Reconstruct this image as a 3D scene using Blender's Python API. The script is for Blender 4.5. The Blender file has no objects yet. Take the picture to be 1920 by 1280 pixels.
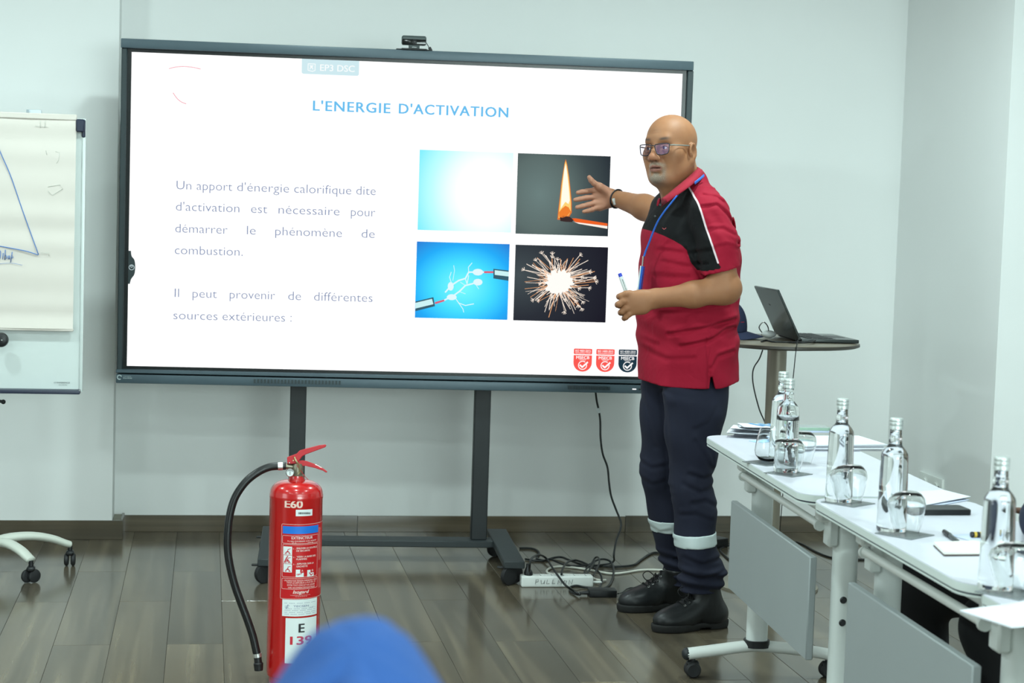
import bpy, bmesh, math, random
import numpy as np
from mathutils import Vector, Matrix

# ---------------------------------------------------------------- camera, world, lights, exposure
random.seed(7)
rng = np.random.default_rng(7)
scene = bpy.context.scene
COL = scene.collection
CAM = np.array([.3, -7.2, 1.4467]); FPX = 3400.0
YAW, PITCH, ROLL = .168, .0756, .0315
def _axes():
    cy, sy, cp, sp = math.cos(YAW), math.sin(YAW), math.cos(PITCH), math.sin(PITCH)
    F = np.array([sy*cp, cy*cp, -sp]); R = np.array([cy, -sy, 0.]); U = np.cross(R, F)
    c, s = math.cos(ROLL), math.sin(ROLL)
    return c*R+s*U, -s*R+c*U, F
RA, UA, FA = _axes()
cd = bpy.data.cameras.new('camera'); cam = bpy.data.objects.new('camera', cd); COL.objects.link(cam)
cd.sensor_width = 36; cd.lens = 36*FPX/1920; cd.clip_start = .05; cd.clip_end = 60
cd.dof.use_dof = True; cd.dof.focus_distance = 5.9; cd.dof.aperture_fstop = 6.2
cam.matrix_world = Matrix(((RA[0], UA[0], -FA[0], CAM[0]), (RA[1], UA[1], -FA[1], CAM[1]), (RA[2], UA[2], -FA[2], CAM[2]), (0, 0, 0, 1)))
scene.camera = cam
vs = scene.view_settings
scene.display_settings.display_device = 'sRGB'
vs.view_transform = 'Standard'; vs.look = 'None'; vs.gamma = 1; vs.use_curve_mapping = False
vs.exposure = 0.14
w = bpy.data.worlds.new('world'); scene.world = w; w.use_nodes = True
w.node_tree.nodes['Background'].inputs[0].default_value = (.80, .92, .90, 1)
w.node_tree.nodes['Background'].inputs[1].default_value = .3
scene.cycles.max_bounces = 10; scene.cycles.transmission_bounces = 10; scene.cycles.diffuse_bounces = 4
scene.cycles.sample_clamp_indirect = 6.0
scene.cycles.use_denoising = True
CEIL = 2.75
LIGHT_C = (.80, 1.0, .98)
def area(loc, size, power, rot=(0, 0, 0), color=LIGHT_C, shape='DISK', size_y=None):
    l = bpy.data.lights.new('lamp_or_fill', 'AREA'); l.shape = shape; l.size = size
    if size_y: l.size_y = size_y
    l.energy = power; l.color = color
    o = bpy.data.objects.new('lamp_or_fill', l); o.location = loc; o.rotation_euler = rot; COL.objects.link(o)
    return o
LAMPS = [(x, y, p) for x in (-1.2, .5, 2.2) for y in (-1.3, -3.0, -4.8, -6.7) for p in ({(-1.2, -1.3): .8, (.5, -1.3): .8, (2.2, -1.3): .95, (2.2, -3.0): .55}.get((x, y), .65),)]
for x, y, p in LAMPS:
    area((x, y, CEIL-.035), .16, 26*p)
# unseen soft light added from the rear right, plus an added left fill
area((2.6, -10.9, 1.75), 3.2, 250, (math.radians(93), 0, 0), (.82, 1.0, .985), 'RECTANGLE', 1.5)
area((-3.9, -5.2, 1.5), 2.4, 40, (math.pi/2, 0, -math.pi/2), (.88, .98, 1.0), 'RECTANGLE', 1.5)

# ---------------------------------------------------------------- helpers
def lin(c):
    c = c/255.
    return c/12.92 if c <= .04045 else ((c+.055)/1.055)**2.4
def rgb(r, g, b): return (lin(r), lin(g), lin(b), 1)
def ray(x, y): return (x-960)/FPX*RA-(y-640)/FPX*UA+FA
def atY(x, y, Y):
    d = ray(x, y); return CAM+d*(Y-CAM[1])/d[1]
def atX(x, y, X):
    d = ray(x, y); return CAM+d*(X-CAM[0])/d[0]
def atZ(x, y, z=0.):
    d = ray(x, y); return CAM+d*(z-CAM[2])/d[2]

def mat(name, col, rough=.5, metal=0., spec=.5, trans=0., ior=1.45, emit=None, es=1., coat=0., noise=0., nscale=20., bump=0., bscale=80., sheen=0.):
    m = bpy.data.materials.new(name); m.use_nodes = True
    nt = m.node_tree; b = nt.nodes['Principled BSDF']; I = b.inputs
    I['Base Color'].default_value = col; I['Roughness'].default_value = rough; I['Metallic'].default_value = metal
    I['Specular IOR Level'].default_value = spec; I['Transmission Weight'].default_value = trans; I['IOR'].default_value = ior
    I['Coat Weight'].default_value = coat; I['Sheen Weight'].default_value = sheen
    if emit: I['Emission Color'].default_value = emit; I['Emission Strength'].default_value = es
    if noise or bump:
        tc = nt.nodes.new('ShaderNodeTexCoord')
    if noise:
        n = nt.nodes.new('ShaderNodeTexNoise'); n.inputs['Scale'].default_value = nscale; n.inputs['Detail'].default_value = 4
        nt.links.new(tc.outputs['Object'], n.inputs['Vector'])
        r = nt.nodes.new('ShaderNodeMapRange'); r.inputs[1].default_value = .3; r.inputs[2].default_value = .7
        r.inputs[3].default_value = 1-noise; r.inputs[4].default_value = 1+noise
        nt.links.new(n.outputs['Fac'], r.inputs[0])
        mx = nt.nodes.new('ShaderNodeVectorMath'); mx.operation = 'SCALE'; mx.inputs[0].default_value = col[:3]
        nt.links.new(r.outputs[0], mx.inputs['Scale']); nt.links.new(mx.outputs[0], I['Base Color'])
    if bump:
        n2 = nt.nodes.new('ShaderNodeTexNoise'); n2.inputs['Scale'].default_value = bscale; n2.inputs['Detail'].default_value = 3
        nt.links.new(tc.outputs['Object'], n2.inputs['Vector'])
        bp = nt.nodes.new('ShaderNodeBump'); bp.inputs['Strength'].default_value = bump; bp.inputs['Distance'].default_value = .002
        nt.links.new(n2.outputs['Fac'], bp.inputs['Height']); nt.links.new(bp.outputs[0], I['Normal'])
    return m
def emat(name, col, s=1.):
    m = bpy.data.materials.new(name); m.use_nodes = True; nt = m.node_tree; nt.nodes.clear()
    e = nt.nodes.new('ShaderNodeEmission'); e.inputs[0].default_value = col; e.inputs[1].default_value = s
    o = nt.nodes.new('ShaderNodeOutputMaterial'); nt.links.new(e.outputs[0], o.inputs[0])
    return m

class MB:
    """collects shapes into one bmesh"""
    def __init__(s): s.bm = bmesh.new()
    def box(s, c, size, rot=None, bev=0., seg=1):
        r = bmesh.ops.create_cube(s.bm, size=1.0); vs_ = r['verts']
        for v in vs_: v.co = Vector((v.co.x*size[0], v.co.y*size[1], v.co.z*size[2]))
        if bev:
            es = list({e for v in vs_ for e in v.link_edges})
            q = bmesh.ops.bevel(s.bm, geom=es, offset=bev, segments=seg, affect='EDGES', profile=.6)
            vs_ = list({v for f in q['faces'] for v in f.verts} | {v for v in vs_ if v.is_valid})
        M = Matrix.Translation(Vector(c)) @ (rot.to_4x4() if rot else Matrix.Identity(4))
        for v in vs_: v.co = M @ v.co
        return s
    def faces(s, V, F):
        vv = [s.bm.verts.new(Vector(p)) for p in V]
        for f in F:
            try: s.bm.faces.new([vv[i] for i in f])
            except ValueError: pass
        return s
    def tube(s, pts, r, n=8, closed=False, flat=None):
        pts = [Vector(p) for p in pts]; N = len(pts)
        rr = r if hasattr(r, '__len__') else [r]*N
        up = None; rings = []
        for i, p in enumerate(pts):
            a = pts[(i-1) % N] if (i or closed) else p; b = pts[(i+1) % N] if (i < N-1 or closed) else p
            t = (b-a).normalized()
            if up is None:
                up = Vector((0, 0, 1)) if abs(t.z) < .9 else Vector((1, 0, 0))
            u = (up-t*up.dot(t))
            u = u.normalized() if u.length > 1e-6 else t.orthogonal().normalized()
            up = u; v = t.cross(u)
            fl = flat or (1, 1)
            rings.append([s.bm.verts.new(p+(u*math.cos(2*math.pi*k/n)*fl[0]+v*math.sin(2*math.pi*k/n)*fl[1])*rr[i]) for k in range(n)])
        m = N if closed else N-1
        for i in range(m):
            A, B = rings[i], rings[(i+1) % N]
            for k in range(n): s.bm.faces.new((A[k], A[(k+1) % n], B[(k+1) % n], B[k]))
        if not closed:
            s.bm.faces.new(list(reversed(rings[0]))); s.bm.faces.new(rings[-1])
        return s
    def cyl(s, a, b, r, n=24, r2=None):
        return s.tube([a, b], [r, r if r2 is None else r2], n)
    def lathe(s, prof, c=(0, 0, 0), n=40, axis=None, cap=True):
        """prof: list of (r, z)"""
        M = Matrix.Translation(Vector(c)) @ ((axis.to_4x4()) if axis else Matrix.Identity(4)); rings = []
        for r, z in prof:
            if r < 1e-6: rings.append([s.bm.verts.new(M @ Vector((0, 0, z)))])
            else: rings.append([s.bm.verts.new(M @ Vector((r*math.cos(2*math.pi*k/n), r*math.sin(2*math.pi*k/n), z))) for k in range(n)])
        for A, B in zip(rings[:-1], rings[1:]):
            for k in range(n):
                k2 = (k+1) % n
                if len(A) == 1 and len(B) == 1: continue
                if len(A) == 1: s.bm.faces.new((A[0], B[k2], B[k]))
                elif len(B) == 1: s.bm.faces.new((A[k], A[k2], B[0]))
                else: s.bm.faces.new((A[k], A[k2], B[k2], B[k]))
        if cap:
            if len(rings[0]) > 1: s.bm.faces.new(list(reversed(rings[0])))
            if len(rings[-1]) > 1: s.bm.faces.new(rings[-1])
        elif tuple(prof[0]) == tuple(prof[-1]): bmesh.ops.remove_doubles(s.bm, verts=rings[0]+rings[-1], dist=1e-6)
        return s
    def prism(s, poly, h, M=None, z0=0.):
        """poly: 2D outline (x,y), extruded z0..z0+h, then transformed by M"""
        M = M or Matrix.Identity(4); n = len(poly)
        A = [s.bm.verts.new(M @ Vector((x, y, z0))) for x, y in poly]
        B = [s.bm.verts.new(M @ Vector((x, y, z0+h))) for x, y in poly]
        s.bm.faces.new(list(reversed(A))); s.bm.faces.new(B)
        for k in range(n): s.bm.faces.new((A[k], A[(k+1) % n], B[(k+1) % n], B[k]))
        return s
    def sphere(s, c, r, u=16, v=10, M=None):
        q = bmesh.ops.create_uvsphere(s.bm, u_segments=u, v_segments=v, radius=1.0)
        rr = r if hasattr(r, '__len__') else (r, r, r)
        for x in q['verts']:
            p = Vector((x.co.x*rr[0], x.co.y*rr[1], x.co.z*rr[2]))
            x.co = Vector(c)+((M @ p) if M else p)
        return s
    def mesh(s, name):
        me = bpy.data.meshes.new(name)
        bmesh.ops.recalc_face_normals(s.bm, faces=s.bm.faces[:]); s.bm.to_mesh(me); s.bm.free(); return me

def link(name, me, m=None, parent=None, smooth=False, world=False, loc=None):
    o = bpy.data.objects.new(name, me); COL.objects.link(o)
    if m is not None: me.materials.append(m)
    if smooth:
        me.polygons.foreach_set('use_smooth', [True]*len(me.polygons))
        if smooth == 'auto':
            me.set_sharp_from_angle(angle=math.radians(38))
    if parent is not None:
        o.parent = parent
        if world: me.transform(parent.matrix_basis.inverted())
    if loc is not None: o.location = loc
    return o
def part(name, mb, m, parent=None, smooth='auto', world=True, label=None):
    o = link(name, mb.mesh(name), m, parent, smooth, world)
    if label: o['label'] = label
    return o
def thing(name, label, cat, loc=(0, 0, 0), rz=0., group=None, rot=None):
    o = bpy.data.objects.new(name, None); COL.objects.link(o); o.empty_display_size = .05
    o.location = Vector(loc); o.rotation_euler = rot or (0, 0, rz)
    o['label'] = label; o['category'] = cat
    if group: o['group'] = group
    o.matrix_basis = Matrix.Translation(Vector(loc)) @ (o.rotation_euler.to_matrix().to_4x4())
    return o
def tag(o, label, cat, group=None):
    o['label'] = label; o['category'] = cat
    if group: o['group'] = group
    return o
def struct(name, mb, m, parent=None, smooth=False):
    o = link(name, mb.mesh(name), m, parent, smooth, parent is not None)
    if parent is None: o['kind'] = 'structure'
    return o
def copy_tree(o, parent=None):
    c = o.copy(); COL.objects.link(c); c.parent = parent
    for ch in list(o.children): copy_tree(ch, c)
    return c
def bez(pts, n=8, closed=False):
    """Catmull-Rom through points"""
    P = [np.array(p, float) for p in pts]; out = []; N = len(P)
    rngi = range(N if closed else N-1)
    for i in rngi:
        p0 = P[(i-1) % N] if (i or closed) else P[0]; p1 = P[i]; p2 = P[(i+1) % N]
        p3 = P[(i+2) % N] if (i+2 < N or closed) else P[-1]
        for k in range(n):
            t = k/n
            out.append(.5*((2*p1)+(-p0+p2)*t+(2*p0-5*p1+4*p2-p3)*t*t+(-p0+3*p1-3*p2+p3)*t**3))
    if not closed: out.append(P[-1])
    return out
def rrect(w, h, r, n=5, cx=0., cy=0.):
    out = []
    for (sx, sy, a0) in ((1, 1, 0), (-1, 1, 90), (-1, -1, 180), (1, -1, 270)):
        for k in range(n+1):
            a = math.radians(a0+90*k/n); out.append((cx+sx*(w/2-r)+r*math.cos(a), cy+sy*(h/2-r)+r*math.sin(a)))
    return out
_tc = {}
def text2d(s, bold=0., shear=0., space=1.):
    """flat outline mesh of a word, normalised so cap height = 1: returns verts (n,2), faces, width"""
    key = (s, bold, shear, space)
    if key in _tc: return _tc[key]
    cu = bpy.data.curves.new('t', 'FONT'); cu.body = s; cu.size = 1; cu.offset = bold; cu.shear = shear; cu.space_character = space
    cu.resolution_u = 3; cu.fill_mode = 'FRONT'
    o = bpy.data.objects.new('t', cu); COL.objects.link(o)
    dg = bpy.context.evaluated_depsgraph_get(); me = o.evaluated_get(dg).to_mesh()
    V = np.array([v.co[:2] for v in me.vertices]); Fc = [tuple(p.vertices) for p in me.polygons]
    bpy.data.objects.remove(o); bpy.data.curves.remove(cu)
    V = V/.729 if len(V) else np.zeros((0, 2)); x0 = V[:, 0].min(); V[:, 0] -= x0
    _tc[key] = (V, Fc, V[:, 0].max()); return _tc[key]
def text_on(mb, s, fn, x, y, w=None, h=1., bold=0., shear=0., space=1., x1=None):
    """place text via fn(x,y)->3D; x,y left baseline, w total width, h cap height"""
    V, Fc, W = text2d(s, min(bold, 0.), shear, space)
    sx = (w/W) if w else h
    if bold > 0: sx *= W/(W+2*bold)
    for k_ in ((-1, -.4), (1, -.4), (-1, .4), (1, .4)) if bold > 0 else ((0, 0),):
        of = np.array([0, -3e-5*(2+k_[0]+k_[1]*2), 0]) if bold > 0 else 0
        mb.faces([np.array(fn(x+(a+bold*(1+k_[0]))*sx if bold > 0 else x+a*sx, y+b*h+k_[1]*bold*h*.8))+of for a, b in V], Fc)
    return mb
def rect_on(mb, fn, x0, y0, x1, y1, n=1):
    V = []; Fc = []
    for i in range(n+1):
        x = x0+(x1-x0)*i/n; V += [fn(x, y0), fn(x, y1)]
        if i: Fc.append((2*i-2, 2*i, 2*i+1, 2*i-1))
    mb.faces(V, Fc); return mb
def stroke_on(mb, fn, pts, wd):
    """flat polyline of width wd"""
    for a, b in zip(pts[:-1], pts[1:]):
        a = np.array(a, float); b = np.array(b, float); d = b-a; L = np.hypot(*d)
        if L < 1e-9: continue
        n = np.array([-d[1], d[0]])/L*wd/2; e = d/L*wd*.25
        mb.faces([fn(*(a-n-e)), fn(*(b-n+e)), fn(*(b+n+e)), fn(*(a+n-e))], [(0, 1, 2, 3)])
    return mb

# ---------------------------------------------------------------- SDF modelling (organic shapes)
def nrm(v):
    v = np.array(v, float); return v/np.linalg.norm(v)
class Pr:
    def __init__(s, f, c, r, k=.01, op='u'): s.f = f; s.c = np.array(c, float); s.r = r; s.k = k; s.op = op
def ell(c, r, ax=None, k=.01, op='u'):
    c = np.array(c, float); r = np.array(r, float); A = None if ax is None else np.array(ax, float)
    def f(P):
        p = P-c
        if A is not None: p = p@A.T
        k0 = np.sqrt(((p/r)**2).sum(-1)); k1 = np.sqrt(((p/r**2)**2).sum(-1))+1e-9
        return k0*(k0-1)/k1
    return Pr(f, c, r.max(), k, op)
def cap(a, b, ra, rb=None, k=.01, op='u', sq=None, sf=1.):
    """tapered capsule; sq: direction along which it is flattened by factor sf"""
    a = np.array(a, float); b = np.array(b, float); rb = ra if rb is None else rb; ab = b-a; L2 = ab@ab+1e-12
    S = None if sq is None else nrm(sq)
    def f(P):
        p = P-a; t = np.clip(p@ab/L2, 0, 1); d = p-t[:, None]*ab
        if S is not None: d = d+(d@S)[:, None]*S*(1/sf-1)
        return np.sqrt((d**2).sum(-1))-(ra+(rb-ra)*t)
    return Pr(f, (a+b)/2, np.sqrt(L2)/2+max(ra, rb), k, op)
def rbox(c, h, ax=None, r=.005, k=.01, op='u'):
    c = np.array(c, float); h = np.array(h, float)-r; A = None if ax is None else np.array(ax, float)
    def f(P):
        p = P-c
        if A is not None: p = p@A.T
        q = np.abs(p)-h
        return np.sqrt((np.maximum(q, 0)**2).sum(-1))+np.minimum(q.max(-1), 0)-r
    return Pr(f, c, np.linalg.norm(h)+r, k, op)
def plane(pt, n, k=.004):
    """keep the side the normal points away from"""
    pt = np.array(pt, float); n = nrm(n)
    return Pr(lambda P: (P-pt)@n, pt, 1e3, k, 'i')
def path(pts, rad, k=.01, op='u', **kw):
    return [cap(pts[i], pts[i+1], rad[i], rad[i+1], k, op, **kw) for i in range(len(pts)-1)]
def smooth_tab(z, v, zz):
    """monotone-ish cubic through table"""
    z = np.array(z, float); v = np.array(v, float); m = np.gradient(v, z)
    i = np.clip(np.searchsorted(z, zz)-1, 0, len(z)-2); h = z[i+1]-z[i]; t = np.clip((zz-z[i])/h, 0, 1)
    return ((2*t**3-3*t**2+1)*v[i]+(t**3-2*t**2+t)*h*m[i]+(-2*t**3+3*t**2)*v[i+1]+(t**3-t**2)*h*m[i+1])
def zloft(z, cx, cy, a, b, fwd, k=.01, op='u', off=0., mod=None, ex=2.2):
    """stack of horizontal super-ellipses: a along fwd, b across"""
    o = np.argsort(z); z = np.array(z, float)[o]; cx, cy, a, b = [np.array(q, float)[o] for q in (cx, cy, a, b)]
    fw = np.array([fwd[0], fwd[1]]); fw = fw/np.linalg.norm(fw); lf = np.array([-fw[1], fw[0]])
    zz = np.linspace(z[0], z[-1], 200); T = [smooth_tab(z, q, zz) for q in (cx, cy, a, b)]
    def f(P):
        c = [np.interp(P[:, 2], zz, q) for q in T]
        dx = P[:, 0]-c[0]; dy = P[:, 1]-c[1]; A = c[2]+off; B = c[3]+off
        u = (dx*fw[0]+dy*fw[1]); v = (dx*lf[0]+dy*lf[1])
        if mod is not None: m_ = mod(P, u, v); A = A+m_; B = B+m_
        r = (np.abs(u/A)**ex+np.abs(v/B)**ex)**(1/ex)
        d = (r-1)*np.minimum(A, B)*.95
        return np.maximum(d, np.maximum(P[:, 2]-z[-1], z[0]-P[:, 2]))
    c = ((cx.min()+cx.max())/2, (cy.min()+cy.max())/2, (z[0]+z[-1])/2)
    rad = math.sqrt(((cx.max()-cx.min())/2+a.max()+.05)**2+((cy.max()-cy.min())/2+b.max()+.05)**2+((z[-1]-z[0])/2)**2)
    return Pr(f, c, rad, k, op)
def fld(prims, P):
    d = np.full(len(P), 1e3)
    for p in prims:
        e = p.f(P); k = p.k
        if p.op == 'u':
            h = np.clip(.5+.5*(e-d)/k, 0, 1); h = np.where(np.abs(e-d) > k*4, (e > d)*1., h)
            d = e+(d-e)*h-k*h*(1-h)
        else:
            if p.op == 's': e = -e
            h = np.clip(.5-.5*(e-d)/k, 0, 1)
            d = e+(d-e)*h+k*h*(1-h)
    return d
def sdf_mesh(name, prims, lo, hi, h, noise=None):
    lo = np.array(lo, float); B = 12
    nb = np.ceil((np.array(hi)-lo)/(h*B)).astype(int); n = nb*B+1
    S = np.full(n, 1.0, np.float32)
    gi = np.stack(np.meshgrid(*[np.arange(q) for q in nb], indexing='ij'), -1).reshape(-1, 3)
    ctr = lo+(gi+.5)*B*h; dc = fld(prims, ctr); rad = B*h*.5*math.sqrt(3)
    loc = np.stack(np.meshgrid(*[np.arange(B+1)]*3, indexing='ij'), -1).reshape(-1, 3)*h
    for g, c, d0 in zip(gi, ctr, dc):
        sl = tuple(slice(q*B, q*B+B+1) for q in g)
        if abs(d0) > rad*1.7+.02:
            if d0 < 0: S[sl] = np.where(S[sl] == 1.0, -1.0, S[sl])
            continue
        pl = [p for p in prims if p.op != 'u' or np.linalg.norm(p.c-c) < p.r+rad+.045]
        pl = [p for p in pl if p.op != 's' or np.linalg.norm(p.c-c) < p.r+rad+.03]
        P = lo+g*B*h+loc
        v = fld(pl, P)
        if noise is not None: v = v+noise(P)
        S[sl] = v.reshape(B+1, B+1, B+1)
    ins = S < 0
    c = np.zeros(n-1, np.int8)
    for i in (0, 1):
        for j in (0, 1):
            for k in (0, 1): c += ins[i:n[0]-1+i, j:n[1]-1+j, k:n[2]-1+k]
    act = (c > 0) & (c < 8); ij = np.argwhere(act); idx = np.full(n-1, -1, np.int32); idx[act] = np.arange(len(ij))
    acc = np.zeros((len(ij), 3)); cnt = np.zeros(len(ij)); cr = [(i, j, k) for i in (0, 1) for j in (0, 1) for k in (0, 1)]
    for a in cr:
        for ax in range(3):
            if a[ax]: continue
            b = list(a); b[ax] = 1
            s0 = S[tuple((ij+a).T)]; s1 = S[tuple((ij+b).T)]; m = (s0 < 0) != (s1 < 0)
            t = s0[m]/(s0[m]-s1[m]); p = np.tile(np.array(a, float), (m.sum(), 1)); p[:, ax] = t
            acc[m] += p; cnt[m] += 1
    V = lo+(ij+acc/cnt[:, None])*h
    Q = []
    for ax in range(3):
        o1, o2 = [(1, 2), (2, 0), (0, 1)][ax]
        sl0 = [slice(1, -1)]*3; sl0[ax] = slice(0, -1); sl1 = [slice(1, -1)]*3; sl1[ax] = slice(1, None)
        e = np.argwhere(ins[tuple(sl0)] != ins[tuple(sl1)])
        off = np.array([1, 1, 1]); off[ax] = 0; e = e+off
        fl = ins[tuple(e.T)]
        d1 = np.zeros(3, int); d1[o1] = 1; d2 = np.zeros(3, int); d2[o2] = 1
        q = np.stack([idx[tuple((e-d1-d2).T)], idx[tuple((e-d2).T)], idx[tuple(e.T)], idx[tuple((e-d1).T)]], 1)
        q[~fl] = q[~fl][:, ::-1]; Q.append(q)
    Q = np.concatenate(Q); Q = Q[(Q >= 0).all(1)]
    me = bpy.data.meshes.new(name); me.vertices.add(len(V)); me.vertices.foreach_set('co', V.astype(np.float32).ravel())
    me.loops.add(len(Q)*4); me.loops.foreach_set('vertex_index', Q.astype(np.int32).ravel())
    me.polygons.add(len(Q)); me.polygons.foreach_set('loop_start', np.arange(0, len(Q)*4, 4, dtype=np.int32))
    me.update(calc_edges=True); me.validate()
    return me, V
def set_attr(me, name, val):
    a = me.attributes.new(name, 'FLOAT', 'POINT'); a.data.foreach_set('value', np.asarray(val, np.float32))
def sdf_part(name, prims, lo, hi, h, m, parent=None, noise=None, label=None, attrs=None, world=True):
    me, V = sdf_mesh(name, prims, lo, hi, h, noise)
    for k_, fn in (attrs or {}).items(): set_attr(me, k_, fn(V))
    o = link(name, me, m, parent, True, parent is not None and world)
    if label: o['label'] = label
    return o
# ---------------------------------------------------------------- materials
def wood_mat(name, axis):
    m = bpy.data.materials.new(name); m.use_nodes = True; nt = m.node_tree; b = nt.nodes['Principled BSDF']; N = nt.nodes.new; Lk = nt.links.new
    tc = N('ShaderNodeTexCoord'); oi = N('ShaderNodeObjectInfo')
    mp = N('ShaderNodeMapping'); sc = [19., 19., 19.]; sc[axis] = .75; mp.inputs['Scale'].default_value = sc
    ad = N('ShaderNodeVectorMath'); ad.operation = 'ADD'
    sm = N('ShaderNodeVectorMath'); sm.operation = 'SCALE'; sm.inputs['Scale'].default_value = 37.
    cb = N('ShaderNodeCombineXYZ')
    for i in range(3): Lk(oi.outputs['Random'], cb.inputs[i])
    Lk(cb.outputs[0], sm.inputs[0]); Lk(tc.outputs['Object'], mp.inputs[0]); Lk(mp.outputs[0], ad.inputs[0]); Lk(sm.outputs[0], ad.inputs[1])
    n1 = N('ShaderNodeTexNoise'); n1.inputs['Scale'].default_value = 1.; n1.inputs['Detail'].default_value = 4; n1.inputs['Distortion'].default_value = .25
    Lk(ad.outputs[0], n1.inputs['Vector'])
    n2 = N('ShaderNodeTexNoise'); n2.inputs['Scale'].default_value = .16; n2.inputs['Detail'].default_value = 2
    Lk(ad.outputs[0], n2.inputs['Vector'])
    cr = N('ShaderNodeValToRGB'); e = cr.color_ramp.elements
    e[0].position = .28; e[0].color = rgb(70, 64, 53); e[1].position = .72; e[1].color = rgb(128, 117, 95)
    x = e.new(.45); x.color = rgb(82, 75, 62); x = e.new(.58); x.color = rgb(103, 93, 77)
    Lk(n1.outputs['Fac'], cr.inputs[0])
    cr2 = N('ShaderNodeValToRGB'); e = cr2.color_ramp.elements; e[0].position = .35; e[0].color = rgb(78, 75, 70); e[1].position = .65; e[1].color = rgb(106, 94, 75)
    Lk(n2.outputs['Fac'], cr2.inputs[0])
    mx = N('ShaderNodeMix'); mx.data_type = 'RGBA'; mx.inputs[0].default_value = .38
    Lk(cr.outputs[0], mx.inputs[6]); Lk(cr2.outputs[0], mx.inputs[7])
    hv = N('ShaderNodeHueSaturation'); mr = N('ShaderNodeMapRange'); mr.inputs[3].default_value = .88; mr.inputs[4].default_value = 1.1
    Lk(oi.outputs['Random'], mr.inputs[0]); Lk(mr.outputs[0], hv.inputs['Value']); Lk(mx.outputs[2], hv.inputs['Color'])
    Lk(hv.outputs[0], b.inputs['Base Color'])
    b.inputs['Roughness'].default_value = .27; b.inputs['Specular IOR Level'].default_value = .5
    n3 = N('ShaderNodeTexNoise'); n3.inputs['Scale'].default_value = .25; Lk(ad.outputs[0], n3.inputs['Vector'])
    r3 = N('ShaderNodeMapRange'); r3.inputs[3].default_value = .11; r3.inputs[4].default_value = .21; Lk(n3.outputs['Fac'], r3.inputs[0]); Lk(r3.outputs[0], b.inputs['Roughness'])
    return m
M_floor = wood_mat('plank_tile', 1); M_base = wood_mat('baseboard_tile', 0)
M_grout = mat('grout', rgb(50, 50, 45), .8)
M_wall = mat('painted_wall', (.82, .84, .83, 1), .75, noise=.015, nscale=1.2, bump=.05, bscale=60)
M_ceil = mat('ceiling_paint', (.82, .83, .82, 1), .9, noise=.02)
M_plast = mat('bare_plaster', rgb(150, 148, 135), .9, noise=.15, nscale=60)
M_black = mat('black_plastic', rgb(22, 24, 26), .4, noise=.1, nscale=30)
M_rub = mat('black_rubber', rgb(30, 31, 33), .6, noise=.1, nscale=60)
M_dmetal = mat('dark_powder_coat', rgb(30, 34, 36), .5, noise=.06, nscale=200)
M_white = mat('white_powder_coat', rgb(222, 226, 222), .35, noise=.01, nscale=20)
M_chrome = mat('chrome', rgb(200, 202, 200), .22, 1., noise=.03)
M_alu = mat('aluminium', rgb(205, 208, 206), .35, .9, noise=.03, nscale=90)
M_paper = mat('paper', rgb(218, 221, 228), .8, noise=.012, nscale=9)

# ---------------------------------------------------------------- the room
YB = .636; XR = 3.3865; PW, PL = .1785, 1.146
fl = MB().box((.3, -4.6, -.012), (9.4, 13.0, .02)); floor = struct('floor', fl, M_grout)
me_cache = {}
def plank_mesh(w, l):
    k = (round(w, 3), round(l, 3))
    if k not in me_cache:
        mb = MB().box((0, 0, 0), (w, l, .008), bev=.0006); me = mb.mesh('plank'); me.materials.append(M_floor); me_cache[k] = me
    return me_cache[k]
x_off = -.3395
cols = range(-6, 22)
for c in cols:
    xc = x_off+PW*(c+.5)
    if xc > 3.45: continue
    base = -.73 if c % 2 == 0 else -.21
    y1 = base+PL
    for r in range(-1, 4):
        ya = base-PL*r; yb = ya+PL
        yb2 = min(yb, YB)
        if ya > YB-.02 or yb2-ya < .03 or yb2 < -3.2: continue
        o = bpy.data.objects.new('plank', plank_mesh(PW-.0011, (yb2-ya)-.0011)); COL.objects.link(o); o.parent = floor
        o.location = (xc, (ya+yb2)/2, -.004+random.uniform(-.0002, .0002))
# planks nearer than the photo shows: one joined sheet
mb = MB()
for c in cols:
    xc = x_off+PW*(c+.5)
    if xc > 3.45: continue
    base = -.73 if c % 2 == 0 else -.21
    for r in range(4, 10):
        ya = base-PL*r
        mb.box((xc, ya+PL/2, -.004), (PW-.0011, PL-.0022, .008))
    ya = base-PL*3
    if base-PL*2 < -3.2 and c % 2 == 0: mb.box((xc, ya+PL/2, -.004), (PW-.0011, PL-.0022, .008))
o = link('planks_behind_camera', mb.mesh('planks_behind_camera'), M_floor, floor); o['kind'] = 'stuff'; o.name = 'far_planks'

XL = -.070; YL = .459
wb = struct('wall_back', MB().box(((XL+XR)/2+.1, YB+.05, CEIL/2), (XR-XL+.5, .1, CEIL)), M_wall)
wl = struct('wall_left', MB().box((XL-2., YL+.14, CEIL/2+.035), (4.0, .28, CEIL-.07)).box((XL-2.0, YL+.15, .04), (3.98, .26, .08)), M_wall)
wr = struct('wall_right', MB().box((XR+.5, .1, CEIL/2), (1.0, 1.14, CEIL)), M_wall)
struct('wall_right_side', MB().box((XR+1.15, -6., CEIL/2), (.1, 11.2, CEIL)), M_wall)
struct('wall_left_side', MB().box((-4.1, -5.2, CEIL/2), (.1, 12.0, CEIL)), M_wall)
struct('wall_rear', MB().box((.2, -11.25, CEIL/2), (9.0, .1, CEIL)), M_wall)
struct('ceiling', MB().box((.2, -5.2, CEIL+.06), (9.0, 12.6, .1)), M_ceil)
M_lampglow = emat('lamp_glow', (.9, 1, .98, 1), 6.)
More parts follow.
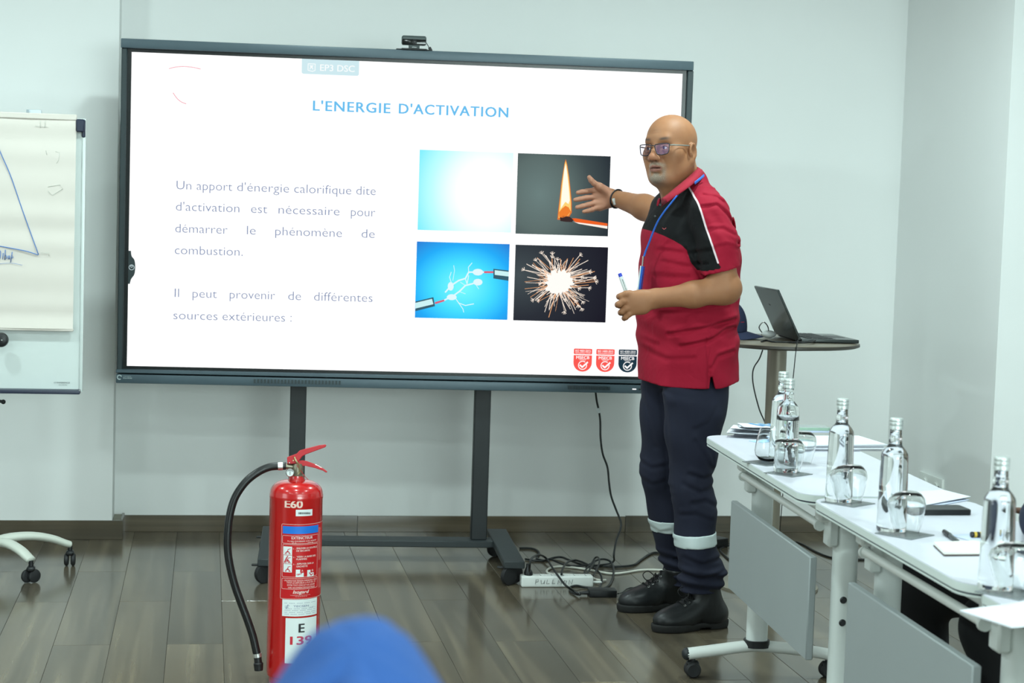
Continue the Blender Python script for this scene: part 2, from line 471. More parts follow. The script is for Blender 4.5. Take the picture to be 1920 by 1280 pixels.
for i, (x, y, p) in enumerate(LAMPS):
    row_, pos_ = ('left', 'middle', 'right')[i//4], ('nearest the display wall', 'second from the display wall', 'third from the display wall', 'nearest the rear wall')[i % 4]
    t = thing('ceiling_downlight', 'round recessed downlight of the %s ceiling row, %s' % (row_, pos_), 'ceiling light', (x, y, CEIL), group='round ceiling downlights')
    part('trim_ring', MB().lathe([(.085, .008), (.11, .008), (.112, -.004), (.1, -.012), (.088, -.010), (.085, .008)], (x, y, CEIL), 32, cap=False), M_white, t)
    part('diffuser', MB().lathe([(0, -.001), (.085, -.001), (.085, .007), (0, .007)], (x, y, CEIL), 32, cap=False), M_lampglow, t)
# baseboards: tiles
def tile(root, x0, x1, y, z0, z1, th=.011):
    o = part('tile', MB().box(((x0+x1)/2, y-th/2, (z0+z1)/2), (x1-x0-.002, th, z1-z0), bev=.001), M_base, root)
bb = bpy.data.objects.new('baseboard_back', None); COL.objects.link(bb); bb['kind'] = 'structure'
for x0, x1, h in ((-.04, .969, .071), (.969, 2.167, .070), (2.167, 3.36, .0735)): tile(bb, x0, x1, YB, .0, h)
bl = bpy.data.objects.new('baseboard_left', None); COL.objects.link(bl); bl['kind'] = 'structure'
for x0, x1 in ((-2.35, -1.2), (-1.2, XL+.045)): tile(bl, x0, x1, YL, 0, .079)
part('tile', MB().box((XL+.045-.006, YL+.09, .04), (.011, .17, .08), bev=.001), M_base, bl)
part('plaster_patch', MB().box((XL+.02, YL+.085, .04), (.035, .15, .074)), M_plast, bl)
br = bpy.data.objects.new('baseboard_right', None); COL.objects.link(br); br['kind'] = 'structure'
part('tile', MB().box((XR-.006, .08, .036), (.011, 1.1, .072), bev=.001), M_base, br)
part('tile', MB().box((XR+.5, -.476, .036), (1.0, .011, .072), bev=.001), M_base, br)

# wall socket on the right wall
t = thing('wall_socket', 'white double wall socket with a black plug, low on the right wall', 'socket', (XR, .10, .30))
part('cover_plate', MB().box((XR-.006, .10, .30), (.012, .25, .09), bev=.003, seg=2), M_white, t)
for dy in (-.065, .055):
    part('socket_face', MB().lathe([(0, .004), (.022, .004), (.024, .001), (.03, 0), (.03, -.004)], (XR-.013, .10+dy, .30), 24, Matrix.Rotation(-math.pi/2, 3, 'Y')), M_white, t)
    part('hole', MB().cyl((XR-.0185, .10+dy-.009, .30), (XR-.017, .10+dy-.009, .30), .004, 8).cyl((XR-.0185, .10+dy+.009, .30), (XR-.017, .10+dy+.009, .30), .004, 8), M_black, t)
part('plug', MB().lathe([(0, .03), (.010, .03), (.016, .018), (.019, 0)], (XR-.018, -.005, .295), 16, Matrix.Rotation(-math.pi/2, 3, 'Y')), M_black, t)

# ---------------------------------------------------------------- interactive display on its wheeled stand
SY = -.0586; SW, SH, SZ = 2.158, 1.214, .7703
cs, sn = math.cos(SY), math.sin(SY)
ex = np.array([cs, sn, 0]); en = np.array([-sn, cs, 0])   # en: away from the room
def onscr(px, py, v=0.):
    """photo pixel -> local (u,z) on the plane y=v of the display"""
    d = ray(px, py); t = (v-CAM@en)/(d@en); p = CAM+d*t; return float(p@ex), float(p[2])
D = thing('interactive_display', 'large interactive display on a black wheeled stand, showing a French slide about energy', 'display', (0, 0, 0), SY)
def dp(name, mb, m, par=None, smooth='auto', label=None): return part(name, mb, m, par or D, smooth, False, label)
M_bez = mat('slate_bezel', rgb(66, 82, 90), .4, .15, noise=.02, nscale=50)
M_bezd = mat('dark_bezel', rgb(38, 50, 53), .45, .1, noise=.02)
M_bzin = mat('inner_bezel', rgb(14, 20, 22), .25)
M_scr = emat('white_screen', (1, 1, 1, 1), 1.05)
fl_, fr_, ft_, fb_ = .037, .041, .049, .060
# housing, frame bars
dp('housing', MB().box((SW/2, .052, SZ+SH/2), (SW+.05, .07, SH+.06), bev=.004), M_black)
dp('frame_bar', MB().box((SW/2, .02, SZ+SH+ft_-.018), (SW+fl_+fr_, .095, .036), bev=.004, seg=2), M_bez, label='slate top edge of the display')
dp('frame_bar', MB().box((-fl_+.011, .02, SZ+SH/2-.006), (.022, .075, SH+ft_+.0-.01), bev=.003), M_bezd)
dp('frame_bar', MB().box((SW+fr_-.012, .02, SZ+SH/2-.006), (.024, .075, SH+ft_-.01), bev=.003), M_bezd)
dp('lower_bar', MB().box((SW/2, .018, SZ-fb_+.0115), (SW+fl_+fr_, .09, .023+.012), bev=.004, seg=2).box((SW/2, .014, SZ-.019), (SW+fl_+fr_, .085, .014), bev=.002), M_bez)
for (a, b) in ((onscr(475, 706)[0], onscr(640, 710)[0]), (onscr(1062, 722)[0], onscr(1142, 722)[0])):
    g = MB()
    n = 26
    for i in range(n): g.box((a+(b-a)*(i+.5)/n, -.0285, SZ-fb_+.014), ((b-a)/n*.55, .003, .015))
    dp('speaker_grille', g, M_bezd)
dp('inner_bezel', MB().box((SW/2, .002, SZ+SH+.0095), (SW+.03, .012, .019)).box((-.0085, .002, SZ+SH/2), (.017, .012, SH)).box((SW+.0085, .002, SZ+SH/2), (.017, .012, SH)).box((SW/2, .002, SZ-.0085), (SW+.03, .012, .017)), M_bzin)
dp('screen_panel', MB().box((SW/2, .004, SZ+SH/2), (SW, .008, SH)), M_scr)
u, z = onscr(1187, 728)
dp('indicator_light', MB().box((u, -.0285, z), (.015, .003, .004)), emat('led_white', (1, 1, 1, 1), 1.2))
u, z = onscr(1197, 728); dp('infrared_sensor', MB().box((u, -.0285, z), (.008, .003, .005)), M_black)
LY = -.0285
u, z = onscr(224, 707, LY)
lg = MB(); f0 = lambda a, b: (a, LY, b)
stroke_on(lg, f0, [(u+.0+.008*math.cos(q), z+.008*math.sin(q)) for q in np.linspace(.5, 5.2, 14)], .004)
text_on(lg, 'interactive', f0, u+.014, z+.003, w=.030, h=.0028); text_on(lg, 'SOLUTIONS', f0, u+.014, z-.005, w=.034, h=.0048, bold=.01)
dp('maker_mark', lg, mat('mark_grey', rgb(190, 205, 205), .5))
# slide content: thin flat layers on the glass
def layer(d): return lambda a, b: (a, -.0003*d, b)
def E(r, g, b, s=.908): return emat('slide_%d_%d_%d' % (r, g, b), rgb(r, g, b), s)
def box_px(x0, y0, x1, y1):
    a = onscr(x0, y0); b = onscr(x1, y1); return min(a[0], b[0]), min(a[1], b[1]), max(a[0], b[0]), max(a[1], b[1])
def line_px(mb, s, xL, yL, xR, fn, capz, **kw):
    u0, z0 = onscr(xL, yL); u1 = onscr(xR, yL+(xR-xL)*.034)[0]
    text_on(mb, s, fn, u0, z0, w=u1-u0, h=capz, **kw)
# title
mb = MB(); x0, x1 = 586, 953
M_title = E(108, 192, 240)
for s_, xa, xb in (("L'ENERGIE", 586.5, 732), ("D'ACTIVATION", 747.5, 953)):
    mb = MB(); line_px(mb, s_, xa, 207+(xa-586.5)*.0345, xb, layer(1), .0405, bold=.028, space=1.12); dp('title_word', mb, M_title)
M_body = E(134, 148, 180); cy_ = lambda x, y: (300+x/4.267, 320+y/4.267)
def yb(xa, ya, xb, yb_): return lambda x: ya+(yb_-ya)*(x-xa)/(xb-xa)
WORDS = [([("Un", 132, 250), ("apport", 293, 578), ("d'\u00e9nergie", 617, 1032), ("calorifique", 1073, 1530), ("dite", 1570, 1725)], yb(132, 148, 1725, 195)),
 ([("d'activation", 127, 635), ("est", 728, 858), ("n\u00e9cessaire", 948, 1436), ("pour", 1527, 1722)], yb(127, 318, 1722, 367)),
 ([("d\u00e9marrer", 122, 540), ("le", 695, 765), ("ph\u00e9nom\u00e8ne", 922, 1455), ("de", 1612, 1717)], yb(122, 493, 1717, 538)),
 ([("combustion.", 118, 662)], yb(118, 666, 662, 681)),
 ([("Il", 117, 152), ("peut", 260, 455), ("provenir", 557, 920), ("de", 1025, 1128), ("diff\u00e9rentes", 1232, 1700)], yb(117, 1010, 1700, 1050)),
 ([("sources", 107, 460), ("ext\u00e9rieures", 500, 1000), (":", 1043, 1055)], yb(107, 1187, 1000, 1206))]
for ws, bl_ in WORDS:
    for s, a, b in ws:
        X0, Y0 = cy_(a, bl_(a)); X1 = 300+b/4.267
        u0, z0 = onscr(X0, Y0); u1 = onscr(X1, Y0)[0]
        mb = MB()
        if s == ':': text_on(mb, s, layer(1), u0, z0, h=.037, bold=-.014)
        else: text_on(mb, s, layer(1), u0, z0, w=u1-u0, h=.036, bold=-.010)
        dp('word', mb, M_body)
# tab at the top of the slide
x0, z0, x1, z1 = box_px(566, 111.5, 673, 141)
mb = MB(); mb.faces([layer(1)(a, b) for a, b in rrect(x1-x0, (z1-z0)+.012, .008, 4, (x0+x1)/2, (z0+z1)/2+.003)], [tuple(range(20))])
dp('input_tab', mb, E(208, 235, 241))
mb = MB(); u, z = onscr(600, 132.5); text_on(mb, 'EP3 DSC', layer(2), u, z, w=onscr(665, 134)[0]-u, h=.026, bold=.018)
u, z = onscr(584, 126)
stroke_on(mb, layer(2), [(u-.013, z-.012), (u-.013, z+.013), (u+.014, z+.013), (u+.014, z-.012), (u+.004, z-.016), (u-.013, z-.012)], .003)
stroke_on(mb, layer(2), [(u-.006, z-.008), (u, z+.007), (u+.006, z-.008)], .003)
stroke_on(mb, layer(2), [(u-.006, z+.008), (u, z-.003), (u+.006, z+.008)], .003)
dp('tab_text', mb, E(250, 255, 255))
# red arcs of the faded emblem
M_arc = E(236, 132, 150); mb = MB()
stroke_on(mb, layer(1), [onscr(*p) for p in bez([(317, 128.6), (330, 125.6), (345, 124.6), (362, 126.3), (376, 129.3)], 4)], .0022)
dp('emblem_arc', mb, M_arc); mb = MB()
stroke_on(mb, layer(1), [onscr(*p) for p in bez([(324.5, 174), (332, 184.5), (340, 191), (349, 194.6)], 4)], .0024)
dp('emblem_arc', mb, M_arc)
# ISO shields
def shield(cx_px, m, txt):
    u, zt = onscr(cx_px+.0, 653.5+(cx_px-1093)*.0205); wd = .0745
    zb_ = zt-.090
    mb = MB(); mb.faces([layer(1)(a, b) for a, b in rrect(wd, .0225, .004, 3, u, zt-.0112)], [tuple(range(16))])
    zz = zt-.0262; pts = [(u-wd/2, zz), (u+wd/2, zz)]+[(u+wd/2*math.cos(a), zz-.030+.036*-abs(math.sin(a))*1.0) for a in np.linspace(0, math.pi, 17)]
    mb.faces([layer(1)(a, b) for a, b in pts], [tuple(range(len(pts)))])
    dp('certificate_shield', mb, m)
    t2 = MB(); text_on(t2, txt, layer(2), u-.031, zt-.0125, w=.062, h=.0085, bold=.02)
    text_on(t2, 'MANAGEMENT SYSTEM', layer(2), u-.031, zt-.0190, w=.062, h=.0040, bold=.02)
    text_on(t2, 'MSECB', layer(2), u-.027, zz-.0150, w=.054, h=.0125, bold=.03)
    text_on(t2, 'CERTIFIED', layer(2), u-.013, zz-.0205, w=.026, h=.0038, bold=.01)
    stroke_on(t2, layer(2), [(u+.0165*math.cos(a), zz-.0405+.0165*math.sin(a)) for a in np.linspace(.95, 2*math.pi+.35, 26)], .0034)
    stroke_on(t2, layer(2), [(u-.010, zz-.040), (u-.001, zz-.048), (u+.020, zz-.028)], .0065)
    dp('shield_text', t2, E(255, 255, 255))
MRd = E(252, 92, 84); shield(1093.3, MRd, 'ISO 9001:2015'); shield(1135.5, MRd, 'ISO 14001:2015'); shield(1177.5, E(34, 58, 72), 'ISO 45001:2018'); shield(1219.5, E(30, 80, 150), 'ISO 21001:2018')
# the four pictures
def pic_mat(name, build):
    m = bpy.data.materials.new(name); m.use_nodes = True; nt = m.node_tree; nt.nodes.clear()
    tc = nt.nodes.new('ShaderNodeTexCoord'); sp = nt.nodes.new('ShaderNodeSeparateXYZ'); nt.links.new(tc.outputs['Generated'], sp.inputs[0])
    e = nt.nodes.new('ShaderNodeEmission'); o = nt.nodes.new('ShaderNodeOutputMaterial'); nt.links.new(e.outputs[0], o.inputs[0])
    build(nt, sp.outputs[0], sp.outputs[2], e.inputs[0]); return m
def radial(nt, X, Z, cx, cz, rx, rz):
    def sub(a, c, r):
        n = nt.nodes.new('ShaderNodeMath'); n.operation = 'SUBTRACT'; nt.links.new(a, n.inputs[0]); n.inputs[1].default_value = c
        q = nt.nodes.new('ShaderNodeMath'); q.operation = 'DIVIDE'; nt.links.new(n.outputs[0], q.inputs[0]); q.inputs[1].default_value = r; return q.outputs[0]
    c = nt.nodes.new('ShaderNodeCombineXYZ'); nt.links.new(sub(X, cx, rx), c.inputs[0]); nt.links.new(sub(Z, cz, rz), c.inputs[1])
    l = nt.nodes.new('ShaderNodeVectorMath'); l.operation = 'LENGTH'; nt.links.new(c.outputs[0], l.inputs[0]); return l.outputs['Value']
def ramp(nt, fac, out, stops):
    r = nt.nodes.new('ShaderNodeValToRGB'); e = r.color_ramp.elements
    e[0].position, e[0].color = stops[0][0], rgb(*stops[0][1]); e[1].position, e[1].color = stops[-1][0], rgb(*stops[-1][1])
    for p, c in stops[1:-1]: x = e.new(p); x.color = rgb(*c)
    nt.links.new(fac, r.inputs[0]); nt.links.new(r.outputs[0], out)
PM = [pic_mat('arc_picture', lambda nt, X, Z, o: ramp(nt, radial(nt, X, Z, .72, .50, 1.15, 1.5), o, [(.22, (255, 255, 255)), (.36, (228, 253, 255)), (.5, (186, 248, 255)), (.68, (132, 232, 255)), (.9, (84, 208, 252))])),
 pic_mat('match_picture', lambda nt, X, Z, o: ramp(nt, radial(nt, X, Z, .25, .5, 1.1, 1.5), o, [(.0, (104, 124, 122)), (.3, (90, 106, 104)), (.5, (64, 76, 78)), (.72, (44, 52, 58)), (.95, (36, 42, 50))])),
 pic_mat('spark_picture', lambda nt, X, Z, o: ramp(nt, radial(nt, X, Z, .5, .42, 1.1, 1.1), o, [(.05, (110, 240, 255)), (.3, (66, 214, 255)), (.5, (36, 166, 240)), (.7, (46, 120, 205))])),
 pic_mat('sparkler_picture', lambda nt, X, Z, o: ramp(nt, radial(nt, X, Z, .05, .6, 1.4, 1.6), o, [(.0, (66, 76, 80)), (.35, (42, 46, 54)), (.8, (26, 24, 36))]))]
PB = [box_px(787, 280.5, 958, 436), box_px(971.2, 287, 1139.7, 443), box_px(781.7, 452.5, 951.2, 599.5), box_px(966.7, 458.5, 1135.2, 604.5)]
for nme, (x0, z0, x1, z1), m in zip(('arc_picture', 'match_picture', 'spark_picture', 'sparkler_picture'), PB, PM):
    mb = MB().box(((x0+x1)/2, -.0006, (z0+z1)/2), (x1-x0, .001, z1-z0)); o = dp(nme, mb, m, smooth=False)
def q3(x, y): return (560+x/3.2, 260+y/3.2)
L5 = lambda a, b: (a, -.0016, b); L6 = lambda a, b: (a, -.002, b); L7 = lambda a, b: (a, -.0024, b)
def poly_on(mb, fn, pts, clip=None):
    P = [onscr(*q3(*p)) for p in pts]
    if clip: P = [(min(max(a, clip[0]), clip[2]), min(max(b, clip[1]), clip[3])) for a, b in P]
    mb.faces([fn(*p) for p in P], [tuple(range(len(P)))])
# match flame: three nested colours
FL = [(1557, 480), (1562, 420), (1570, 350), (1578, 270), (1588, 200), (1596, 150), (1602, 128), (1610, 160), (1620, 230), (1628, 310), (1634, 380), (1634, 440), (1618, 466), (1590, 480)]
def shrink(P, f, c): return [(c[0]+(x-c[0])*f[0], c[1]+(y-c[1])*f[1]) for x, y in P]
mb = MB(); poly_on(mb, L5, shrink(FL, (1.12, 1.03), (1600, 300))); dp('flame_edge', mb, E(226, 120, 52))
mb = MB(); poly_on(mb, L6, shrink(FL, (.96, .97), (1599, 290))); dp('flame', mb, E(255, 212, 120))
mb = MB(); poly_on(mb, L7, [(1572, 420), (1576, 350), (1584, 270), (1594, 180), (1602, 150), (1610, 200), (1620, 290), (1626, 370), (1618, 392), (1600, 378), (1585, 400)]); dp('flame_core', mb, E(255, 253, 235))
mb = MB(); poly_on(mb, L7, [(1562, 440), (1580, 418), (1600, 402), (1620, 412), (1632, 436), (1612, 462), (1585, 474), (1562, 470)]); dp('flame_base', mb, E(240, 130, 50))
mb = MB(); poly_on(mb, L7, [(1566, 470), (1590, 462), (1625, 468), (1650, 486), (1640, 500), (1600, 498), (1570, 494)]); dp('match_head', mb, E(60, 44, 44))
cl = PB[1]
mb = MB(); poly_on(mb, L7, [(1636, 478), (1660, 477), (1852, 508), (1852, 523), (1660, 500)], cl); dp('match_stick', mb, E(240, 100, 40))
mb = MB(); poly_on(mb, L7, [(1642, 494), (1660, 500), (1852, 524), (1852, 540), (1680, 510)], cl); dp('match_stick_edge', mb, E(255, 245, 235))
# electric wires
cl = PB[2]
def pp(n, m, *polys):
    for fn, P in polys:
        mb = MB(); poly_on(mb, fn, P, cl); dp(n, mb, m)
pp('wire_sheath', E(58, 96, 112), (L5, [(700, 976), (808, 950), (818, 1004), (700, 1034)]), (L5, [(1168, 780), (1260, 790), (1260, 852), (1168, 838)]))
pp('wire_highlight', E(205, 244, 246), (L6, [(700, 984), (800, 960), (808, 992), (700, 1018)]), (L6, [(1176, 788), (1260, 798), (1260, 826), (1176, 816)]))
pp('wire_core', E(220, 100, 120), (L6, [(816, 980), (872, 964), (876, 974), (820, 992)]), (L6, [(1112, 794), (1168, 794), (1168, 806), (1112, 806)]))
mb = MB()
for P, wd in (([(874, 968), (930, 940), (965, 915), (1000, 880), (1040, 870), (1090, 850)], 9), ([(880, 920), (915, 880), (960, 850), (1000, 838), (1020, 800), (1070, 800), (1110, 800)], 9),
              ([(940, 955), (960, 985), (1000, 1000), (1050, 990)], 5), ([(960, 985), (985, 1020), (990, 1040)], 4), ([(920, 880), (905, 830), (915, 800)], 4), ([(925, 850), (935, 790), (930, 760)], 3), ([(1020, 800), (1018, 770), (1040, 745)], 4), ([(1000, 840), (1010, 870), (1020, 820)], 5), ([(960, 915), (1000, 930)], 3), ([(1060, 870), (1080, 900)], 3), ([(1000, 880), (970, 860)], 3)):
    stroke_on(mb, L6, [onscr(*q3(*p)) for p in P], wd/3.2/480*1.0)
for c, r in (((912, 885), (18, 26)), ((918, 950), (30, 18)), ((1075, 800), (32, 20)), ((1075, 860), (28, 20))):
    poly_on(mb, L7, [(c[0]+r[0]*math.cos(a), c[1]+r[1]*math.sin(a)) for a in np.linspace(0, 2*math.pi, 14)[:-1]])
dp('lightning', mb, E(226, 250, 255))
# sparkler: many thin rays
mb = MB(); mo = MB(); rs = random.Random(5); cl = PB[3]
for i in range(230):
    a = rs.uniform(0, 2*math.pi); L = 70+130*rs.random()**1.3*(1.15 if -.6 < math.sin(a) < .3 and math.cos(a) < 0 else 1)
    if math.cos(a) > .3: L *= 1.1
    cx0, cy0 = 1560+rs.uniform(-40, 40), 860+rs.uniform(-40, 40)
    p0 = (cx0+45*math.cos(a), cy0+45*math.sin(a)); p1 = (cx0+L*math.cos(a), cy0+L*.92*math.sin(a))
    P = [onscr(*q3(*p)) for p in (p0, p1)]
    P = [(min(max(x_, cl[0]), cl[2]), min(max(z_, cl[1]), cl[3])) for x_, z_ in P]
    stroke_on(mb if i % 3 else mo, L6, P, rs.uniform(1.6, 4.2)/3.2/480)
    if i % 5 == 0 and L > 130:
        for da in (-.5, 0, .5, 1.2):
            e = (p1[0]+18*math.cos(a+da), p1[1]+18*math.sin(a+da)); P = [onscr(*q3(*p)) for p in (p1, e)]
            P = [(min(max(x_, cl[0]), cl[2]), min(max(z_, cl[1]), cl[3])) for x_, z_ in P]; stroke_on(mb, L7, P, 3/3.2/480)
dp('sparks', mb, E(255, 240, 225)); dp('orange_sparks', mo, E(235, 170, 120))
mb = MB(); P = []
for i in range(40):
    a = 2*math.pi*i/40; r = 70*(1+rs.uniform(-.22, .28)); P.append((1562+r*1.1*math.cos(a), 862+r*math.sin(a)))
poly_on(mb, L7, P); dp('spark_core', mb, E(255, 254, 248))
# side tab button on the left of the screen
mb = MB(); T = [(245.5, 470), (247, 480), (252, 487), (253.8, 500), (252, 514), (246, 523), (243.5, 532)]
P = [onscr(*p) for p in bez(T, 5)]; P += [(0-.002, P[-1][1]), (0-.002, P[0][1])]
mb.prism([(a, b) for a, b in P], .003, Matrix.Rotation(math.pi/2, 4, 'X'), z0=.0005)
o = dp('side_tab', mb, M_bezd)
mb = MB(); u, z = onscr(247, 501); f_ = lambda a, b: (a, -.005, b)
stroke_on(mb, f_, [(u+.0098*math.cos(a), z+.0098*math.sin(a)) for a in np.linspace(0, 2*math.pi, 20)], .0022); stroke_on(mb, f_, [(u+.004*math.cos(a), z+.004+.004*math.sin(a)) for a in np.linspace(0, 2*math.pi, 10)], .0018)
dp('tab_ring', mb, E(190, 210, 214))
# stand
M_foot_lit = mat('lit_foot_coat', rgb(42, 48, 50), .5, noise=.05, nscale=150)  # powder coat lightened to stand in for light on foot and crossbar tops
def uu(px, py, v): return onscr(px, py, v)
vP = .05
for px in (559.5, 906):
    u, z = uu(px, 735, vP)
    dp('post', MB().box((u, .075, .51), (.064, .06, .84), bev=.003), M_dmetal)
ul, ur = uu(559.5, 735, vP)[0], uu(906, 735, vP)[0]
dp('crossbar', MB().box(((ul+ur)/2, .06, .077), (ur-ul+.16, .10, .026), bev=.003), M_foot_lit)
uR = onscr(965, 1045, -.42)[0]-.0; 
for sgn, uc in ((1, uR), (-1, ul+ur-uR)):
    dp('foot', MB().box((uc, -.075, .082), (.080, .69, .028), bev=.003), M_foot_lit)
    for vv, s in ((-.36, 1), (.20, 1)):
        c = dp('caster', MB().box((uc+.0, vv, .058), (.018, .03, .024), bev=.004).cyl((uc-.002, vv, .055), (uc-.002, vv, .07), .018, 16), M_black)
        for dx in (-.022, .020):
            part('wheel', MB().lathe([(0, -.010), (.026, -.012), (.035, -.009), (.0375, 0), (.035, .009), (.026, .010), (0, .009)], (uc+dx*.62-.004, vv-.02+dx*.85, .0375), 28, Matrix.Rotation(math.radians(-52), 3, 'Z') @ Matrix.Rotation(math.pi/2, 3, 'Y')), M_rub, c, world=False)
        part('brake_lever', MB().box((uc-.040, vv-.03, .068), (.045, .022, .006), bev=.002), M_black, c, world=False)
u, z = uu(928, 1023, -.01); dp('yellow_cap', MB().cyl((u, -.012, z), (u, .01, z), .0055, 12), mat('yellow_plastic', rgb(205, 205, 40), .4))
dp('mount_plate', MB().box(((ul+ur)/2, .10, 1.25), (.9, .02, .5), bev=.004).box((ul, .10, 1.2), (.06, .02, .9)).box((ur, .10, 1.2), (.06, .02, .9)), M_dmetal)

# webcam on the display
wu, wz = onscr(776, 92, -.0)
W0 = Vector(ex*wu+en*-.0); W0.z = SZ+SH+ft_
t = thing('webcam', 'small black webcam clipped on the top edge of the display', 'webcam', W0, SY)
def wp(n, mb, m, **k): return part(n, mb, m, t, 'auto', False, **k)
wp('body', MB().box((-.001, -.006, .038), (.096, .040, .036), bev=.009, seg=3), mat('webcam_grey', rgb(58, 68, 68), .45, noise=.05))
wp('front_glass', MB().box((-.001, -.0265, .031), (.094, .004, .021), bev=.0018, seg=2), mat('glossy_black', rgb(8, 10, 10), .1))
wp('lens', MB().lathe([(0, .004), (.004, .004), (.0045, .002), (.009, .0035), (.0105, 0)], (.0, -.0285, .031), 24, Matrix.Rotation(math.pi/2, 3, 'X')), M_black)
wp('clip', MB().box((0, -.012, .011), (.042, .026, .021), bev=.003, seg=2), mat('webcam_clip', rgb(44, 54, 54), .5))
wp('base_plate', MB().box((0, -.01, .003), (.10, .05, .006), bev=.002).box((.0, -.012, .0018), (.14, .035, .0035), bev=.001), M_black)
mk = MB(); text_on(mk, 'eMeet', lambda a, b: (a, -.0256, b), -.009, .0095, w=.018, h=.0035, bold=.02); wp('mark', mk, mat('print_white', rgb(220, 225, 225), .6))
wp('cable', MB().tube(bez([(.046, .0, .035), (.054, -.004, .022), (.060, -.006, .012)], 5), .0016, 8).tube(bez([(.060, -.006, .014), (.066, -.007, .004), (.067, -.004, .0025)], 4), .0058, 10), M_black)
# ---------------------------------------------------------------- flip chart, left
YF = -.29
def fp(x, y, Y=YF): return atY(x, y, Y)
pR = fp(150, 700); pRt = fp(155, 224); pBot = fp(148, 735)
zT = fp(150, 222)[2]; zB = pBot[2]; xR_ = pR[0]+.004; BWd = .70; xL_ = xR_-BWd; xC = (xR_+xL_)/2
F_ = thing('flip_chart', 'white flip chart with a paper pad on a castored star base, left of display', 'flip chart', (xC, YF, 0))
M_wb = mat('whiteboard', rgb(200, 208, 206), .3, noise=.01, nscale=3)
M_pad = mat('pad_paper', rgb(210, 203, 195), .85, noise=.012, nscale=5, bump=.0)
M_navy = mat('navy_plastic', rgb(28, 36, 58), .4)
part('board', MB().box((xC, YF+.012, (zT+zB)/2), (BWd, .02, zT-zB), bev=.004), M_wb, F_)
for x in (xR_-.0, xL_): part('side_rail', MB().box((x, YF+.008, (zT+zB)/2), (.012, .03, zT-zB), bev=.004, seg=2), M_wb, F_)
a = fp(144, 224); b = fp(162, 258)
part('corner_clamp', MB().box(((a[0]+b[0])/2-.004, YF-.002, (a[2]+b[2])/2+.01), (.030, .045, abs(a[2]-b[2])*.72), bev=.004).box(((a[0]+b[0])/2+.008, YF+.004, (a[2]+b[2])/2), (.013, .03, abs(a[2]-b[2])), bev=.003), M_navy, F_)
# the pad: a curved front sheet over a stack
pt = fp(143, 219, YF-.03); pb = fp(134.5, 617, YF-.03); zt_, zb_ = pt[2], pb[2]; xr = pt[0]; PWd = .66
def ysh(t):
    t = min(max(t, 0.), 1.); return YF-.008-.012*max(math.sin(math.pi*t), 0.)**.5-.0026*math.sin(t*44)*(.4+.6*math.sin(t*7+1)**2)-(.016*(t-.93)/.07 if t > .93 else 0)
rows = 60; g = MB(); V = []; Fc = []
for i in range(rows+1):
    t = i/rows; z = zt_+(zb_-zt_)*t
    y = ysh(t)
    for j in range(9):
        x = xr-PWd*(1-j/8.); V.append((x-(.003*t), y+.002*math.sin(j*1.3+t*9), z-(.0 if t < 1 else .0)))
    if i:
        for j in range(8):
            p = (i-1)*9+j; Fc.append((p, p+1, p+10, p+9))
g.faces(V, Fc); o = part('front_sheet', g, M_pad, F_, smooth=True)
part('paper_pad', MB().box((xr-PWd/2-.002, YF-.006, (zt_+zb_)/2+.002), (PWd-.004, .010, zt_-zb_-.012)), M_pad, F_)
part('under_sheet', MB().box((xr-PWd/2-.001, YF-.016, zb_-.004), (PWd, .012, .010), bev=.002), M_pad, F_)
part('top_binding', MB().box((xr-PWd/2, YF-.010, zt_-.002), (PWd+.002, .016, .022), bev=.003), M_pad, F_)
# marker drawing on the sheet
ink = mat('blue_ink', rgb(70, 120, 190), .7)
def fs(x, y, e=.0026):
    p = fp(x, y, YF-.02); return tuple(fp(x, y, ysh((p[2]-zt_)/(zb_-zt_))-e))
def ink_line(P, wd=.0016):
    mb = MB(); pts = [fs(*p) for p in P]; mb.tube(pts, wd, 5); return part('pen_stroke', mb, ink, F_, smooth=True)
ink_line(bez([(-6, 262), (0, 284), (20, 330), (40, 388), (55, 430), (72, 477)], 5)); ink_line(bez([(-8, 460), (20, 465), (50, 471), (72, 478)], 4)); 
ink_line(bez([(-3, 468), (1, 472), (0, 484), (-3, 486)], 4), .0013); ink_line([(6, 474), (5, 486)], .0013); ink_line([(10, 468), (9, 487), (13, 483), (11, 478), (9, 480)], .0013); ink_line([(16, 486), (15, 479), (18, 479), (18, 486)], .0013); ink_line([(23, 472), (20, 492), (22, 479), (25, 482), (21, 484)], .0013)
ink_line(bez([(-5, 495), (20, 493), (42, 497)], 4), .0006)
M_ghost = mat('faint_pencil', rgb(196, 198, 190), .8)
for P in ([(76, 226), (76, 240)], [(85, 226), (84, 240)], [(66, 236), (90, 238)], [(104, 284), (112, 286), (110, 300), (106, 306)], [(86, 282), (88, 290)], [(90, 350), (112, 346), (118, 354), (98, 366), (90, 358)], [(76, 474), (92, 474), (92, 480)]):
    mb = MB(); mb.tube([fs(x, y, .0022) for x, y in P], .0007, 5); part('faint_mark', mb, M_ghost, F_, smooth=True)
a = fp(72, 732); zt2 = a[2]
part('pen_tray', MB().box((xC, YF-.025, zb_*0+zB+.004), (BWd, .06, .014), bev=.004, seg=2), M_navy, F_)
a = fp(149, 733, YF-.04); part('tray_screw', MB().sphere(a, .004, 10, 8), M_alu, F_)
a = fp(152, 731, YF); part('green_magnet', MB().sphere(a, (.006, .006, .007), 10, 8), mat('green_plastic', rgb(20, 90, 60), .4), F_)
mk = MB(); a = fp(101, 717, YF-.001); b = fp(131, 717.5, YF-.001)
text_on(mk, 'CONFERENCE', lambda x, z: (x, YF-.0005, z), a[0], a[2]-.002, w=b[0]-a[0], h=.0048, bold=.02); text_on(mk, 'mobile', lambda x, z: (x, YF-.0005, z), a[0]+.018, a[2]-.010, w=.03, h=.0035)
part('print', mk, mat('grey_print', rgb(90, 95, 98), .6), F_)
